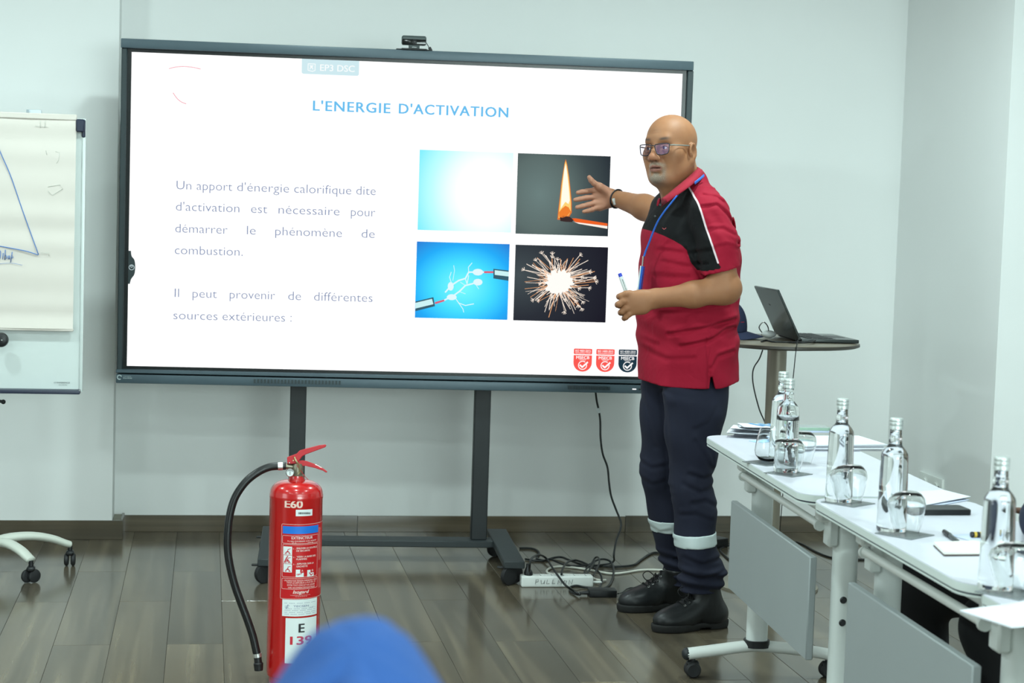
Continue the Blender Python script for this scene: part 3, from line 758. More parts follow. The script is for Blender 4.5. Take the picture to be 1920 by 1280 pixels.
a = fp(2, 637, YF-.045); part('pad_knob', MB().lathe([(0, .014), (.016, .014), (.025, .009), (.027, 0), (.027, -.004)], a, 28, Matrix.Rotation(math.pi/2, 3, 'X')), M_black, F_)
part('knob_screw', MB().sphere((a[0]+.004, a[1]-.014, a[2]), .003, 8, 6), M_alu, F_)
a = fp(0, 751, YF+.02); part('height_knob', MB().cyl((a[0]-.03, a[1], a[2]+.004), (a[0]+.012, a[1], a[2]-.004), .006, 12).sphere((a[0]+.012, a[1], a[2]-.004), .009, 10, 8), M_black, F_)
part('stem', MB().cyl((xC, YF+.06, .12), (xC, YF+.06, .98), .022, 20), M_white, F_)
part('hub', MB().lathe([(0, .02), (.05, .03), (.055, .08), (.035, .13), (.026, .16), (0, .16)], (xC, YF+.06, .0), 28), M_white, F_)
M_legc = mat('cream_leg_paint', rgb(192, 196, 186), .4)
hub = np.array([xC, YF+.06, .105])
c1 = atZ(56, 1095, 0.); c2 = atZ(128, 1062, 0.)
ends = [(-.304, -.40), (-.196, -.115)]
R0 = .37; a0 = math.atan2(c1[1]+.04-hub[1], c1[0]-.0-hub[0]); a1 = math.atan2(c2[1]-hub[1], c2[0]-hub[0])
for i, (ang, Ln) in enumerate(((math.atan2(-.40-hub[1], -.318-hub[0]), None), (math.atan2(-.10-hub[1], -.20-hub[0]), None), (2.2, .38), (3.6, .38), (4.75, .38))):
    e = np.array([(-.318, -.405), (-.200, -.10)][i]) if i < 2 else hub[:2]+.38*np.array([math.cos(ang), math.sin(ang)])
    d = (e-hub[:2]); L = np.hypot(*d); d = d/L
    P = [np.array([hub[0]+d[0]*L*t, hub[1]+d[1]*L*t, zz]) for t, zz in ((0.05, .112), (.3, .128), (.55, .128), (.78, .112), (.93, .092), (1.0, .084))]
    lg_ = part('base_leg', MB().tube(bez(P, 4), list(np.linspace(.030, .021, 21)), 12, flat=(.62, 1.0)), M_legc, F_, smooth=True)
    w_ = part('castor', MB().cyl((e[0], e[1], .05), (e[0], e[1], .082), .009, 12).box((e[0], e[1]-.002, .053), (.03, .045, .018), bev=.006), M_black, F_)
    for s in (-1, 1):
        ax = Matrix.Rotation(math.pi/2, 3, 'Y') if i != 0 else Matrix.Rotation(math.pi/2, 3, 'Y') @ Matrix.Rotation(.9, 3, 'X')
        part('wheel', MB().lathe([(0, -.008), (.018, -.009), (.024, -.005), (.0255, 0), (.024, .005), (.018, .008), (0, .007)], (e[0]+.0125*s, e[1], .0255), 24, ax), M_rub, w_, world=False)
for c in list(F_.children):   # wheels built in world space under a part: shift them with it
    for g2 in c.children: g2.data.transform(Matrix.Translation(-F_.location))
a = fp(64, 208, YF+.01)
t = thing('clear_clip', 'translucent white clip standing on the top edge of the flip chart', 'clip', (a[0], YF+.01, zT))
part('clip_body', MB().box((a[0], YF+.01, zT+.014), (.055, .03, .024), bev=.006, seg=2), mat('milky_plastic', rgb(190, 200, 206), .4), t)
part('clip_end', MB().cyl((a[0]-.026, YF-.006, zT+.016), (a[0]-.018, YF-.006, zT+.016), .009, 14), mat('milky_end', rgb(150, 160, 166), .3), t)

# ---------------------------------------------------------------- fire extinguisher
EX = np.array([.576, -1.815]); RE = .0785
X_ = thing('fire_extinguisher', 'tall red fire extinguisher standing on the floor with a black hose', 'fire extinguisher', (EX[0], EX[1], 0))
M_red = mat('red_enamel', rgb(180, 18, 18), .22, spec=.6, coat=.5, noise=.02, nscale=8)
M_redp = mat('red_paint', rgb(186, 30, 40), .35, coat=.2)
M_brass = mat('worn_brass', rgb(140, 136, 118), .4, .8, noise=.2, nscale=80)
ze = lambda py: float(atY(549, py, EX[1])[2])
z893, z930, z897 = ze(893), ze(925), ze(899)
prof = [(0, .012), (.055, .012), (.066, .0), (.070, .0), (.0705, .018), (RE-.002, .022), (RE, .034), (RE, z930-.012), (RE+.0012, z930-.008), (RE+.0012, z930-.002), (RE, z930+.002)]
H2 = z897-z930
for k in range(1, 11):
    a = k/10*math.pi/2; prof.append((.026+(RE-.026)*math.cos(a)**.85, z930+.002+(H2-.004)*math.sin(a)))
prof += [(.023, z897+.004), (.022, z893+.004), (0, z893+.004)]
cyl_o = part('cylinder', MB().lathe(prof, (EX[0], EX[1], 0), 64), M_red, X_, smooth='auto')
# decals wrapped round the body
dv = nrm(np.array([CAM[0]-EX[0], CAM[1]-EX[1]])); ang0 = math.atan2(dv[1], dv[0])
def wrap(off):
    def fn(s, z):   # s: arc length to the right as seen from the front
        a = ang0+s/RE; r = RE+off; return (EX[0]+r*math.cos(a), EX[1]+r*math.sin(a), z)
    return fn
def exs(px, py):
    P = atY(px, py, EX[1]); cxp = 549.5-(py-930)*.0215
    s = max(-.999, min(.999, (px-cxp)/48.8)); dy = RE*math.cos(math.asin(s)); z = float(atY(px, py, EX[1]-dy)[2]); return RE*math.asin(s), z
def c4(x, y): return 480+x/3.7625, 900+y/3.7647       # crop used for measuring
w1, w2, w3 = wrap(.0004), wrap(.0008), wrap(.0012)
M_lred = mat('label_red', rgb(186, 18, 24), .4); M_lw = mat('label_white', rgb(225, 205, 200), .6); M_lblue = mat('label_blue', rgb(24, 110, 205), .45)
M_stk = mat('sticker_white', rgb(214, 222, 222), .5); M_ink = mat('sticker_ink', rgb(28, 30, 34), .6); M_inkr = mat('sticker_red_ink', rgb(190, 34, 52), .6); M_inkb = mat('sticker_blue_ink', rgb(110, 120, 150), .6)
def ex_rect(n, x0, y0, x1, y1, m, fn=w1, seg=10):
    a = exs(*c4(x0, (y0+y1)/2)); b = exs(*c4(x1, (y0+y1)/2)); t_ = exs(*c4((x0+x1)/2, y0)); u_ = exs(*c4((x0+x1)/2, y1))
    mb = MB(); rect_on(mb, fn, a[0], u_[1], b[0], t_[1], seg); return part(n, mb, m, X_)
def ex_text(mb, s, x0, x1, y, h, fn=w2, slope=0., **kw):
    """baseline y (crop px) at mid; h crop px cap height"""
    a = exs(*c4(x0, y)); b = exs(*c4(x1, y)); text_on(mb, s, fn, a[0], a[1], w=b[0]-a[0], h=h/3.7647/620, **kw)
def ex_frame(mb, x0, y0, x1, y1, wd=.0009, fn=w2):
    a = exs(*c4(x0, (y0+y1)/2)); b = exs(*c4(x1, (y0+y1)/2)); t_ = exs(*c4((x0+x1)/2, y0)); u_ = exs(*c4((x0+x1)/2, y1))
    R_ = rrect(b[0]-a[0], t_[1]-u_[1], .003, 4, (a[0]+b[0])/2, (t_[1]+u_[1])/2); P = []
    for i in range(len(R_)):
        p, q = np.array(R_[i]), np.array(R_[(i+1) % len(R_)]); n = max(1, int(np.hypot(*(q-p))/.008))
        P += [tuple(p+(q-p)*k/n) for k in range(n)]
    stroke_on(mb, fn, P+[P[0]], wd)
mb = MB(); ex_text(mb, 'E60', 182, 306, 192, 52, bold=.045, fn=w1); part('painted_number', mb, mat('stencil_white', rgb(226, 196, 184), .6), X_)
ex_rect('barcode_sticker', 258, 207, 370, 252, M_stk, w2)
mb = MB(); rs = random.Random(3); x = 275
while x < 354:
    wd_ = rs.choice([1.5, 2.5, 4]); a = exs(*c4(x, 232)); b = exs(*c4(x+wd_, 232)); rect_on(mb, w3, a[0], exs(*c4(x, 239))[1], b[0], exs(*c4(x, 225))[1]); x += wd_+rs.choice([1.5, 2.5])
part('barcode', mb, M_ink, X_)
ex_rect('label', 158, 312, 436, 836, M_lred, w1, 24)
mb = MB(); ex_frame(mb, 158, 312, 438, 836); ex_frame(mb, 168, 392, 409, 447); ex_frame(mb, 168, 455, 404, 683); ex_frame(mb, 164, 694, 404, 768); part('label_frames', mb, M_lw, X_)
ex_rect('blue_band', 170, 326, 411, 379, M_lblue, w2, 16)
mb = MB()
for s, x0, x1, y, h, kw in (('EXTINCTEUR', 229, 373, 417, 19, dict(bold=.03)), ('9 L EAU PULVERISEE AVEC ADDITIF', 202, 397, 434, 9, dict(bold=.02)), ('21 A', 232, 262, 446, 8, dict(bold=.02)), ('233 B', 338, 374, 444, 8, dict(bold=.02)),
    ('1 -', 240, 256, 488, 9, dict(bold=.02)), ('ENLEVER LA GOUPILLE', 264, 402, 486, 12, dict(bold=.03)), ('DE SECURITE', 262, 354, 504, 12, dict(bold=.03)), ('2 -', 240, 256, 548, 9, dict(bold=.02)), ('VISER LA BASE DES', 264, 392, 546, 12, dict(bold=.03)), ('FLAMMES', 262, 334, 563, 12, dict(bold=.03)),
    ('3 -', 240, 256, 598, 9, dict(bold=.02)), ('APPUYER SUR LA', 264, 380, 596, 12, dict(bold=.03)), ('GACHETTE', 262, 338, 614, 12, dict(bold=.03)),
    ('UTILISABLE SUR TENSION INFERIEURE A 1000 V', 178, 400, 712, 11, dict(bold=.0)), ('TENIR LE DIFFUSEUR A PLUS DE 1 M', 196, 390, 728, 11, dict()), ('EVITER TOUT CONTACT DU LIQUIDE', 200, 386, 745, 11, dict()), ('AVEC UN CONDUCTEUR ELECTRIQUE', 204, 386, 763, 11, dict()),
    ('Isogard', 238, 348, 800, 24, dict(bold=.03, shear=.25)), ('Le spécialiste de la sécurité incendie', 222, 356, 814, 5, dict()), ('Tel: 04 90 00 00 00', 254, 334, 823, 4, dict())):
    mb = MB(); ex_text(mb, s, x0, x1, y, h, **kw); part('label_text', mb, M_lw, X_)
mb = MB()   # fine print running up the right side
for i in range(52):
    y = 336+i*8.2
    if 560 < y < 620: continue
    a = exs(*c4(412, y)); b = exs(*c4(432, y)); w_ = random.uniform(.55, 1.)
    rect_on(mb, w2, a[0], a[1]-.0007, a[0]+(b[0]-a[0])*w_, a[1]+.0007, 2)
o = part('fine_print', mb, mat('fine_print_ink', rgb(214, 140, 130), .6), X_); o['kind'] = 'stuff'
for (x0, y0, x1, y1) in ((174, 468, 233, 527), (174, 530, 233, 589), (174, 592, 232, 650), (258, 630, 312, 682), (336, 630, 380, 678)): ex_rect('pictogram', x0, y0, x1, y1, M_stk, w2, 4)
mb = MB()
def es(P, wd=.0016):
    stroke_on(mb, w3, [exs(*c4(*p)) for p in P], wd)
for oy in (0, 62, 124):
    mb = MB(); es([(184, 518+oy), (222, 520+oy)], .002); es([(190, 512+oy), (204, 500+oy), (216, 514+oy)], .0026)
    es([(203, 508+oy), (206, 488+oy), (222, 484+oy)], .0018); part('pictogram_figure', mb, M_inkr, X_)
mb = MB(); es([(180, 580), (196, 548), (204, 536)], .003); es([(196, 556), (208, 582)], .0022); part('pictogram_figure', mb, M_inkr, X_); mb = MB(); es([(264, 664), (296, 660)], .002); es([(270, 672), (300, 654)], .0016); part('pictogram_figure', mb, M_inkr, X_); mb = MB(); es([(350, 650), (362, 668), (374, 656)], .003)
part('pictogram_figure', mb, M_inkr, X_)
for (x0, y0, x1, y1, ch) in ((288, 624, 316, 652, 'A'), (358, 622, 384, 648, 'B')):
    ex_rect('class_box', x0, y0, x1, y1, M_lred, w3, 2); mb = MB(); ex_text(mb, ch, x0+8, x1-8, y1-7, 15, fn=wrap(.0016)); part('class_letter', mb, M_lw, X_)
ex_rect('service_sticker', 166, 842, 402, 960, M_stk, w2, 14)
mb = MB(); ex_text(mb, 'TECSEN', 242, 346, 896, 14, fn=w3, bold=.01); ex_text(mb, 'S.A.R.L.', 352, 384, 896, 6, fn=w3)
for y in (866, 905, 917, 931, 944):
    a = exs(*c4(182, y)); b = exs(*c4(392, y)); n = 22
    for i in range(n):
        if (i*7+int(y)) % 5: rect_on(mb, w3, a[0]+(b[0]-a[0])*i/n, a[1]-.0006, a[0]+(b[0]-a[0])*(i+.7)/n, a[1]+.0006)
es([(184, 890), (214, 886)], .0012); es([(192, 908), (206, 878)], .0016); es([(186, 900), (208, 898)], .0012)
part('service_print', mb, M_inkb, X_)
ex_rect('number_sticker', 186, 972, 396, 1290, M_stk, w2, 14)
mb = MB(); ex_text(mb, 'E', 276, 318, 1074, 64, fn=w3, bold=.045); part('letter', mb, M_ink, X_)
mb = MB(); ex_text(mb, '139', 218, 366, 1160, 60, fn=w3, bold=.035); part('digits', mb, M_inkr, X_)
# valve, gauge, levers, hose
def ep(px, py, dy=0.): return tuple(atY(px, py, EX[1]+dy))
vz0, vz1 = ze(894), ze(868)
part('valve_body', MB().lathe([(0, vz0), (.021, vz0), (.022, vz0+.006), (.017, vz0+.009), (.018, vz1-.008), (.014, vz1), (0, vz1)], (EX[0]+.002, EX[1], 0), 10).cyl(ep(533, 873.5), ep(552, 875), .009, 12), M_brass, X_)
gp = ep(543.5, 885, -.022)
G_ = part('pressure_gauge', MB().lathe([(0, .0), (.0115, .0), (.0125, .004), (.0125, .010), (.0105, .012)], gp, 24, Matrix.Rotation(math.pi/2, 3, 'X'), cap=False), M_chrome, X_)
part('gauge_face', MB().lathe([(0, 0), (.0108, 0)], (gp[0], gp[1]-.0108, gp[2]), 20, Matrix.Rotation(math.pi/2, 3, 'X'), cap=False).faces([], []), M_stk, X_)
mb = MB(); gf = lambda a, b: (gp[0]+a, gp[1]-.0114, gp[2]+b)
stroke_on(mb, gf, [(0, -.006), (0, .006)], .0014); stroke_on(mb, gf, [(.0078*math.cos(a), .0078*math.sin(a)) for a in np.linspace(.5, 2.6, 9)], .0012); part('gauge_needle', mb, M_ink, X_)
def lever(n, P, wd, m):
    """P: outline px points; extruded across"""
    mb = MB(); A = [ep(x, y, -wd/2) for x, y in P]; B = [ep(x, y, wd/2) for x, y in P]; k = len(P)
    mb.faces(A+B, [tuple(range(k)), tuple(range(2*k-1, k-1, -1))]+[(i, (i+1) % k, k+(i+1) % k, k+i) for i in range(k)])
    o = part(n, mb, m, X_, smooth=False)
    bv = o.modifiers.new('b', 'BEVEL'); bv.width = .002; bv.segments = 2; return o
def c1_(x, y): return 490+x/12.8, 820+y/12.8
lever('upper_lever', [c1_(*p) for p in [(615, 470), (850, 385), (920, 310), (1080, 262), (1400, 180), (1545, 165), (1565, 195), (1530, 235), (1300, 320), (1080, 400), (985, 450), (940, 510), (905, 560), (870, 620), (640, 640), (620, 580)]], .026, M_redp)
lever('lower_lever', [c1_(*p) for p in [(820, 560), (1000, 545), (1100, 565), (1300, 640), (1470, 725), (1585, 815), (1580, 840), (1540, 835), (1480, 795), (1300, 735), (1060, 680), (900, 690), (780, 660)]], .018, M_redp)
part('safety_pin', MB().cyl(ep(550, 863, -.026), ep(550, 863, .016), .002, 8).tube(bez([ep(552, 857, -.02), ep(556, 865, -.03), ep(561, 873, -.024), ep(562, 884, -.02), ep(559, 888, -.02)], 6), .0026, 8), mat('pin_metal', rgb(170, 160, 120), .35, .7), X_)
part('seal_cord', MB().tube(bez([ep(556, 872, -.02), ep(564, 882, -.022), ep(572, 893, -.02), ep(578, 899, -.014)], 5), .0008, 6), M_redp, X_)
part('pivot_rivet', MB().sphere(ep(542.8, 867.5, -.014), .0028, 10, 8), M_chrome, X_)
hose = [(536, 873.5), (521, 873.5), (503, 876), (482, 886), (460, 904), (441, 932), (431, 965), (427, 1000), (427, 1030), (431, 1060), (440, 1096), (452, 1130), (464, 1162), (474, 1192), (480, 1218), (482, 1226)]
hd = [0, -.0, -.0, -.004, -.008, -.012, -.014, -.016, -.016, -.016, -.016, -.018, -.02, -.022, -.024, -.024]
HP = [ep(x, y, d) for (x, y), d in zip(hose, hd)]
part('hose', MB().tube(bez(HP, 6), .0118, 14), mat('hose_rubber', rgb(20, 22, 23), .35, noise=.1, nscale=60), X_, smooth=True)
part('hose_ferrule', MB().tube([ep(521, 873.8), ep(530, 873.6)], .0126, 16), M_alu, X_)
part('hose_ferrule', MB().tube([ep(482, 1224, -.024), ep(483, 1231, -.024)], .0128, 16), M_alu, X_)
part('nozzle', MB().tube([ep(483, 1231, -.024), ep(484, 1241, -.024), ep(484.5, 1243, -.024), ep(485, 1256, -.024)], [.0115, .0115, .0145, .013], 16), M_black, X_)

# ---------------------------------------------------------------- folding tables
M_top = mat('white_laminate', rgb(205, 206, 216), .4, noise=.006, nscale=6)
M_edge = mat('table_edge', rgb(205, 214, 210), .4)
M_grey = mat('table_frame', rgb(214, 220, 217), .38, .0, noise=.01)
M_panel = mat('grey_panel', rgb(150, 157, 158), .45, .0, noise=.02, nscale=4)
TZ = .74
def dirang(dx, dy): return math.atan2(dy, dx)
def table(name_label, far, L, ang, Wd=.41, colf=.13, colb=None):
    """far: far-left corner on the floor plan; local +x runs toward the photographer along the front edge, +y toward the right wall"""
    t = thing('folding_table', name_label, 'table', (far[0], far[1], 0), ang)
    P = lambda n, mb, m, par=None, **k: part(n, mb, m, par or t, 'auto', False, **k)
    P('tabletop', MB().prism([(x, y) for x, y in rrect(L, Wd, .07, 7, L/2, Wd/2)], .0165, z0=TZ-.0165), M_top)
    P('edge_band', MB().prism(rrect(L-.0004, Wd-.0004, .07, 7, L/2, Wd/2), .0042, z0=TZ-.0262).prism(rrect(L+.002, Wd+.002, .071, 7, L/2, Wd/2), .0158, z0=TZ-.0178), M_edge)
    P('edge_groove', MB().prism(rrect(L-.006, Wd-.006, .067, 7, L/2, Wd/2), .0045, z0=TZ-.0218), M_navy)
    yc = .165
    for i, x in enumerate((colf, L-(colb or colf))):
        P('column', MB().prism(rrect(.056, .066, .026, 6, x, yc), .535, z0=.115), M_grey)
        P('collar', MB().prism(rrect(.070, .080, .032, 6, x, yc), .022, z0=.098), M_black)
        P('bracket', MB().box((x, yc+.02, TZ-.06), (.05, .20, .065), bev=.006).box((x+(.0 if i else 0), yc-.04, TZ-.115), (.052, .03, .085), bev=.006), M_grey)
        lg = P('foot', MB().tube(bez([(x, -.055, .073), (x, .02, .083), (x, yc-.03, .098), (x, yc+.03, .098), (x, yc+.16, .085), (x, yc+.25, .070)], 5), .0215, 14, flat=(.85, 1.1)), M_white)
        part('end_cap', MB().sphere((x, -.055, .073), (.024, .016, .019), 14, 10).sphere((x, yc+.25, .070), (.024, .016, .019), 14, 10), M_dmetal, lg, world=False)
        for yy in (-.035, yc+.23):
            c = P('castor', MB().cyl((x, yy, .045), (x, yy, .066), .008, 12).box((x, yy, .043), (.022, .04, .02), bev=.006), M_black)
            for s in (-1, 1): part('wheel', MB().lathe([(0, -.008), (.019, -.009), (.024, -.004), (.025, 0), (.024, .004), (.019, .009), (0, .008)], (x+.014*s, yy, .025), 22, Matrix.Rotation(math.pi/2, 3, 'Y')), M_rub, c, world=False)
    x0, x1 = colf+.015, L-(colb or colf)-.02
    P('crossbar', MB().cyl((x0, .098, TZ-.105), (x1, .098, TZ-.105), .0105, 16), M_white)
    P('crossbar', MB().cyl((x0+.03, .128, TZ-.078), (x1, .128, TZ-.078), .0105, 16), M_white)
    for x in (x0-.002, x1): P('bar_boss', MB().cyl((x-.006, .098, TZ-.108), (x+.006, .098, TZ-.107), .0145, 16), M_grey)
    P('modesty_panel', MB().box(((colf-.025+L-(colb or colf)-.005)/2, .082, TZ-.326), (L-(colb or colf)+.02-colf, .020, .275), bev=.003), M_panel)
    xb = L-(colb or colf)
    for z in (.445, .385): P('bolt', MB().lathe([(0, .003), (.007, .003), (.0095, 0)], (xb+.0285, yc-.008, z), 14, Matrix.Rotation(math.pi/2, 3, 'Y')), M_black)
    return t
T1 = table('white folding table farthest from the camera, with the stack of papers', (1.853, -1.698), 1.175, math.atan2(-1.144, -.063), colf=.14, colb=.16)
T2 = table('middle white folding table with the open notebook and black phone', (1.792, -2.905), 1.04, math.atan2(-1.0, -.035), colf=.14, colb=.12)
T3 = table('nearest white folding table at the bottom right corner of the picture', (1.760, -3.955), 1.2, math.atan2(-1.0, -.03), colf=.16)

# ---------------------------------------------------------------- round bistro table
RX, RY, RZ = 2.50, -.52, .955
M_rt = mat('taupe_laminate', rgb(120, 112, 98), .35, noise=.05, nscale=4)
M_rc = mat('taupe_column', rgb(142, 136, 122), .4, .3, noise=.02)
a = atY(1606, 643, RY); b_ = atY(1458, 640, RY); RR = (a-b_)[0]-.008
t = thing('bistro_table', 'round taupe high table on a single column, behind the man, carrying the laptop', 'table', (b_[0], RY, 0))
RX = b_[0]; RZ = float(a[2])+.012
part('tabletop', MB().lathe([(0, RZ-.004), (RR-.012, RZ-.004), (RR-.002, RZ-.007), (RR, RZ-.012), (RR, RZ-.018), (RR-.01, RZ-.022), (RR*.55, RZ-.034), (0, RZ-.034)], (RX, RY, 0), 72), M_rt, t)
part('edge_ring', MB().lathe([(RR-.01, RZ-.006), (RR+.001, RZ-.009), (RR+.002, RZ-.018), (RR-.008, RZ-.022)], (RX, RY, 0), 72, cap=False), mat('dark_rim', rgb(58, 54, 48), .4), t)
part('column', MB().cyl((RX, RY, .02), (RX, RY, RZ-.03), .037, 40), M_rc, t)
part('base_disc', MB().lathe([(0, .022), (.06, .022), (.17, .014), (.195, .008), (.195, .0), (0, 0)], (RX, RY, 0), 56), M_rc, t)
TT = RZ-.004
# laptop
def rotz(a): return Matrix.Rotation(a, 4, 'Z')
lp0 = atZ(1500, 636, TT); LA = math.radians(-1)
lp = thing('laptop', 'open black laptop on the round table, seen from the side', 'laptop', (float(atZ(1483, 638, TT)[0]), RY-.15, TT), LA)
# local: x = from hinge toward user (right), y = across
M_lap = mat('laptop_shell', rgb(48, 54, 54), .24, .3, noise=.05, nscale=90)
P = lambda n, mb, m, par=None: part(n, mb, m, par or lp, 'auto', False)
P('base', MB().box((.115, .15, .009), (.225, .31, .013), bev=.003, seg=2), M_lap)
kb = P('keyboard', MB().box((.085, .15, .0158), (.11, .275, .001)), M_black)
for i in range(5):
    for j in range(13): pass
g = MB()
for i in range(5):
    for j in range(13): g.box((.040+i*.021, .028+j*.0203, .0172), (.017, .017, .002), bev=.0006)
o = P('keys', g, mat('key_black', rgb(34, 36, 38), .5), kb); o['kind'] = 'stuff'
P('touchpad', MB().box((.180, .15, .0158), (.055, .10, .0008)), M_black)
sc = Matrix.Rotation(math.radians(-27), 3, 'Y')
c_ = Vector((0, .15, .012))
def lidpt(h, off, y=.15): 
    v = sc @ Vector((off, 0, h)); return (v.x, y, v.z+.012)
P('lid', MB().box(lidpt(.105, -.004), (.007, .31, .21), rot=sc, bev=.002), M_lap)
P('lid_frame', MB().box(lidpt(.105, .0002), (.002, .306, .206), rot=sc), M_black)
P('hinge', MB().cyl((0, .04, .010), (0, .26, .010), .006, 12), M_black)
mk = MB()
for (q, r_) in (((.06, .10), (.085, .115)), ((.085, .115), (.06, .13)), ((.10, .07), (.115, .09)), ((.12, .10), (.10, .12))):
    pass
stroke_on(mk, lambda a, b: lidpt(b, -.0082, a), [(.185, .135), (.20, .14)], .003)
P('lid_mark', mk, M_black)

# navy baseball cap on the round table
M_cap = mat('navy_cotton', rgb(28, 36, 62), .85, bump=.3, bscale=400)
cc = atY(1350, 628, RY+.02)
def baseball_cap(label, loc, rz, m, rr=(.088, .105, .115), front=0.012, mbrim=None, h=.004, extra=None, seam=None):
    t = thing('baseball_cap', label, 'cap', loc, rz)
    rx, ry, rz_ = rr
    pr = [ell((0, 0, 0), (ry, rx, rz_), k=.01), ell((.035, 0, rz_*.42), (.058, rx*.72, rz_*.60), k=.03), plane((0, 0, 0), (0, 0, -1)), ell((0, 0, -.004), (ry-.004, rx-.004, rz_-.006), k=.003, op='s')]
    sdf_part('crown', pr, (-ry-.02, -rx-.02, -.01), (ry+.03, rx+.02, rz_+.03), h, m, t, world=False)
    V = []; Fc = []; nu, nv = 14, 8
    for i in range(nu+1):
        a = math.radians(-58+116*i/nu)
        for j in range(nv+1):
            r = j/nv; x = ry*.92*math.cos(a)+(.072*math.cos(a*.9))*r; y = rx*.98*math.sin(a)*(1-.05*r)
            z = .006-.018*r-.55*y*y*(.6+.4*r)*9*.5
            V.append((x, y, z))
    n0 = len(V); V += [(x, y, z-.003) for x, y, z in V]
    for i in range(nu):
        for j in range(nv):
            p = i*(nv+1)+j; Fc += [(p, p+1, p+nv+2, p+nv+1), (n0+p, n0+p+nv+1, n0+p+nv+2, n0+p+1)]
    for i in range(nu): p = i*(nv+1)+nv; Fc.append((p, n0+p, n0+p+nv+1, p+nv+1))
    part('brim', MB().faces(V, Fc), mbrim or m, t, smooth=True, world=False)
    part('button', MB().sphere((0, 0, rz_+.001), (.008, .008, .005), 12, 8), m, t, world=False)
    return t
cap1 = baseball_cap('dark navy cap with light blue lettering, on the round table behind the man', (float(cc[0]), RY+.03, TT+.026), math.radians(-24), M_cap)
mk = MB()
def cf(a, b):
    th = math.radians(-22)+a/.10; q_ = math.sqrt(1-(b/.116)**2)*1.035; return (.107*math.cos(th)*q_, .0905*math.sin(th)*q_, b)
text_on(mk, 'AIDA', cf, -.03, .062, w=.056, h=.017, bold=.02); part('lettering', mk, mat('light_blue_thread', rgb(80, 160, 220), .6), cap1, world=False)
mk = MB(); rect_on(mk, cf, -.02, .040, .004, .0415, 3); part('red_stitching', mk, M_redp, cap1, world=False)

# earphone pouch / white puck with cable on the round table
a = atZ(1441, 634, TT)
t = thing('coiled_earphones', 'white oval pouch with coiled cable beside the laptop hinge', 'earphones', (a[0], a[1], TT))
part('pouch', MB().sphere((a[0], a[1], TT+.016), (.030, .022, .015), 20, 12), mat('milky_white', rgb(205, 210, 208), .35, trans=.1), t)
part('cable_loop', MB().tube(bez([(a[0]-.018, a[1], TT+.012), (a[0]-.038, a[1]+.005, TT+.04), (a[0]-.022, a[1]+.004, TT+.062), (a[0]-.006, a[1]-.004, TT+.045), (a[0]-.004, a[1]-.01, TT+.02)], 6), .0022, 8), M_chrome, t)

# cables on and under the round table
def cable(name, label, pts, r, m, n=6, smooth=True, group=None):
    mb = MB(); mb.tube(bez(pts, n), r, 8); me = mb.mesh(name); o = link(name, me, m, None, True); tag(o, label, 'cable', group); return o
M_cab = mat('black_cable', rgb(24, 27, 28), .45, noise=.05)
M_cabw = mat('white_cable', rgb(206, 206, 196), .5)
zt = TT+.0035
cable('laptop_cable', 'black cable lying along the front of the round table top', [atZ(1428, 640, zt), atZ(1437, 638, zt), atZ(1450, 640.5, zt), atZ(1480, 641.5, zt), atZ(1500, 642, zt+.004), atZ(1520, 641, zt+.006), atZ(1529, 636, zt+.008), atZ(1515, 632, zt+.012), atZ(1498, 633, zt+.010), atZ(1493, 640, zt)], .0038, M_cab)
pY = RY-RR*.97-.014
cable('hanging_lead', 'thin black lead hanging from the round table beside the water bottle', [atY(1500, 632.5, pY+.05), atY(1497, 636, pY+.015), atY(1494, 646, pY), atY(1491, 670, pY), atY(1488, 700, pY+.01), atY(1484, 735, pY+.03), atY(1478, 800, pY+.06), atY(1470, 900, pY+.1), atZ(1460, 1020, .004)], .0018, M_cab)
cable('hanging_lead', 'black lead curving down from the left underside of the round table', [atY(1432, 640, RY+.20), atY(1431, 652, RY+.21), atY(1424, 672, RY+.22), atY(1414, 688, RY+.22), atY(1411, 705, RY+.22), atY(1414, 730, RY+.22), atY(1424, 768, RY+.2), atY(1436, 800, RY+.18), atY(1436, 850, RY+.18), atY(1428, 900, RY+.2), atY(1424, 940, RY+.22), atY(1418, 966, RY+.25), atZ(1408, 1000, .004)], .0028, M_cab)

# ---------------------------------------------------------------- floor: power strip, adapter, cables
PSa, PSb = atZ(978, 1101, 0), atZ(1113, 1101, 0)
pc = (PSa+PSb)/2; PA = math.atan2(PSb[1]-PSa[1], PSb[0]-PSa[0]); PLn = float(np.hypot(*(PSb-PSa)[:2]))
t = thing('power_strip', 'white multi-socket power strip with handwriting along its side, on the floor', 'power strip', (pc[0], pc[1]+.028, 0), PA)
P = lambda n, mb, m, par=None: part(n, mb, m, par or t, 'auto', False)
P('body', MB().box((0, 0, .021), (PLn, .052, .042), bev=.007, seg=3), mat('strip_white', rgb(222, 226, 222), .4))
for i in range(6):
    x = -PLn/2+.032+i*(PLn-.06)/5.
    P('socket', MB().lathe([(.0, .0), (.0175, .0), (.019, .0012), (.020, 0)], (x, 0, .0415), 22, cap=False), mat('strip_socket', rgb(200, 205, 200), .5) if i == 0 else bpy.data.materials['strip_socket'])
    if i: P('socket_hole', MB().cyl((x+.0, .009, .0412), (x, .009, .0425), .0028, 8).cyl((x, -.009, .0412), (x, -.009, .0425), .0028, 8), M_black)
P('plug', MB().lathe([(.016, 0), (.017, .012), (.012, .022), (.006, .034), (.004, .046), (0, .047)], (-PLn/2+.030, 0, .041), 18, Matrix.Rotation(-.12, 3, 'Y')), M_black)
P('end_tab', MB().box((PLn/2+.018, .004, .014), (.04, .016, .008), bev=.003), bpy.data.materials['strip_white'])
mk = MB(); ff = lambda a, b: (a, -.0264, b)
def hw(P_, x, s=.016, y=.012): 
    mk.tube([(x+px_*s, -.0264, y+py_*s) for px_, py_ in P_], .0009, 5)
X0 = -PLn/2+.053
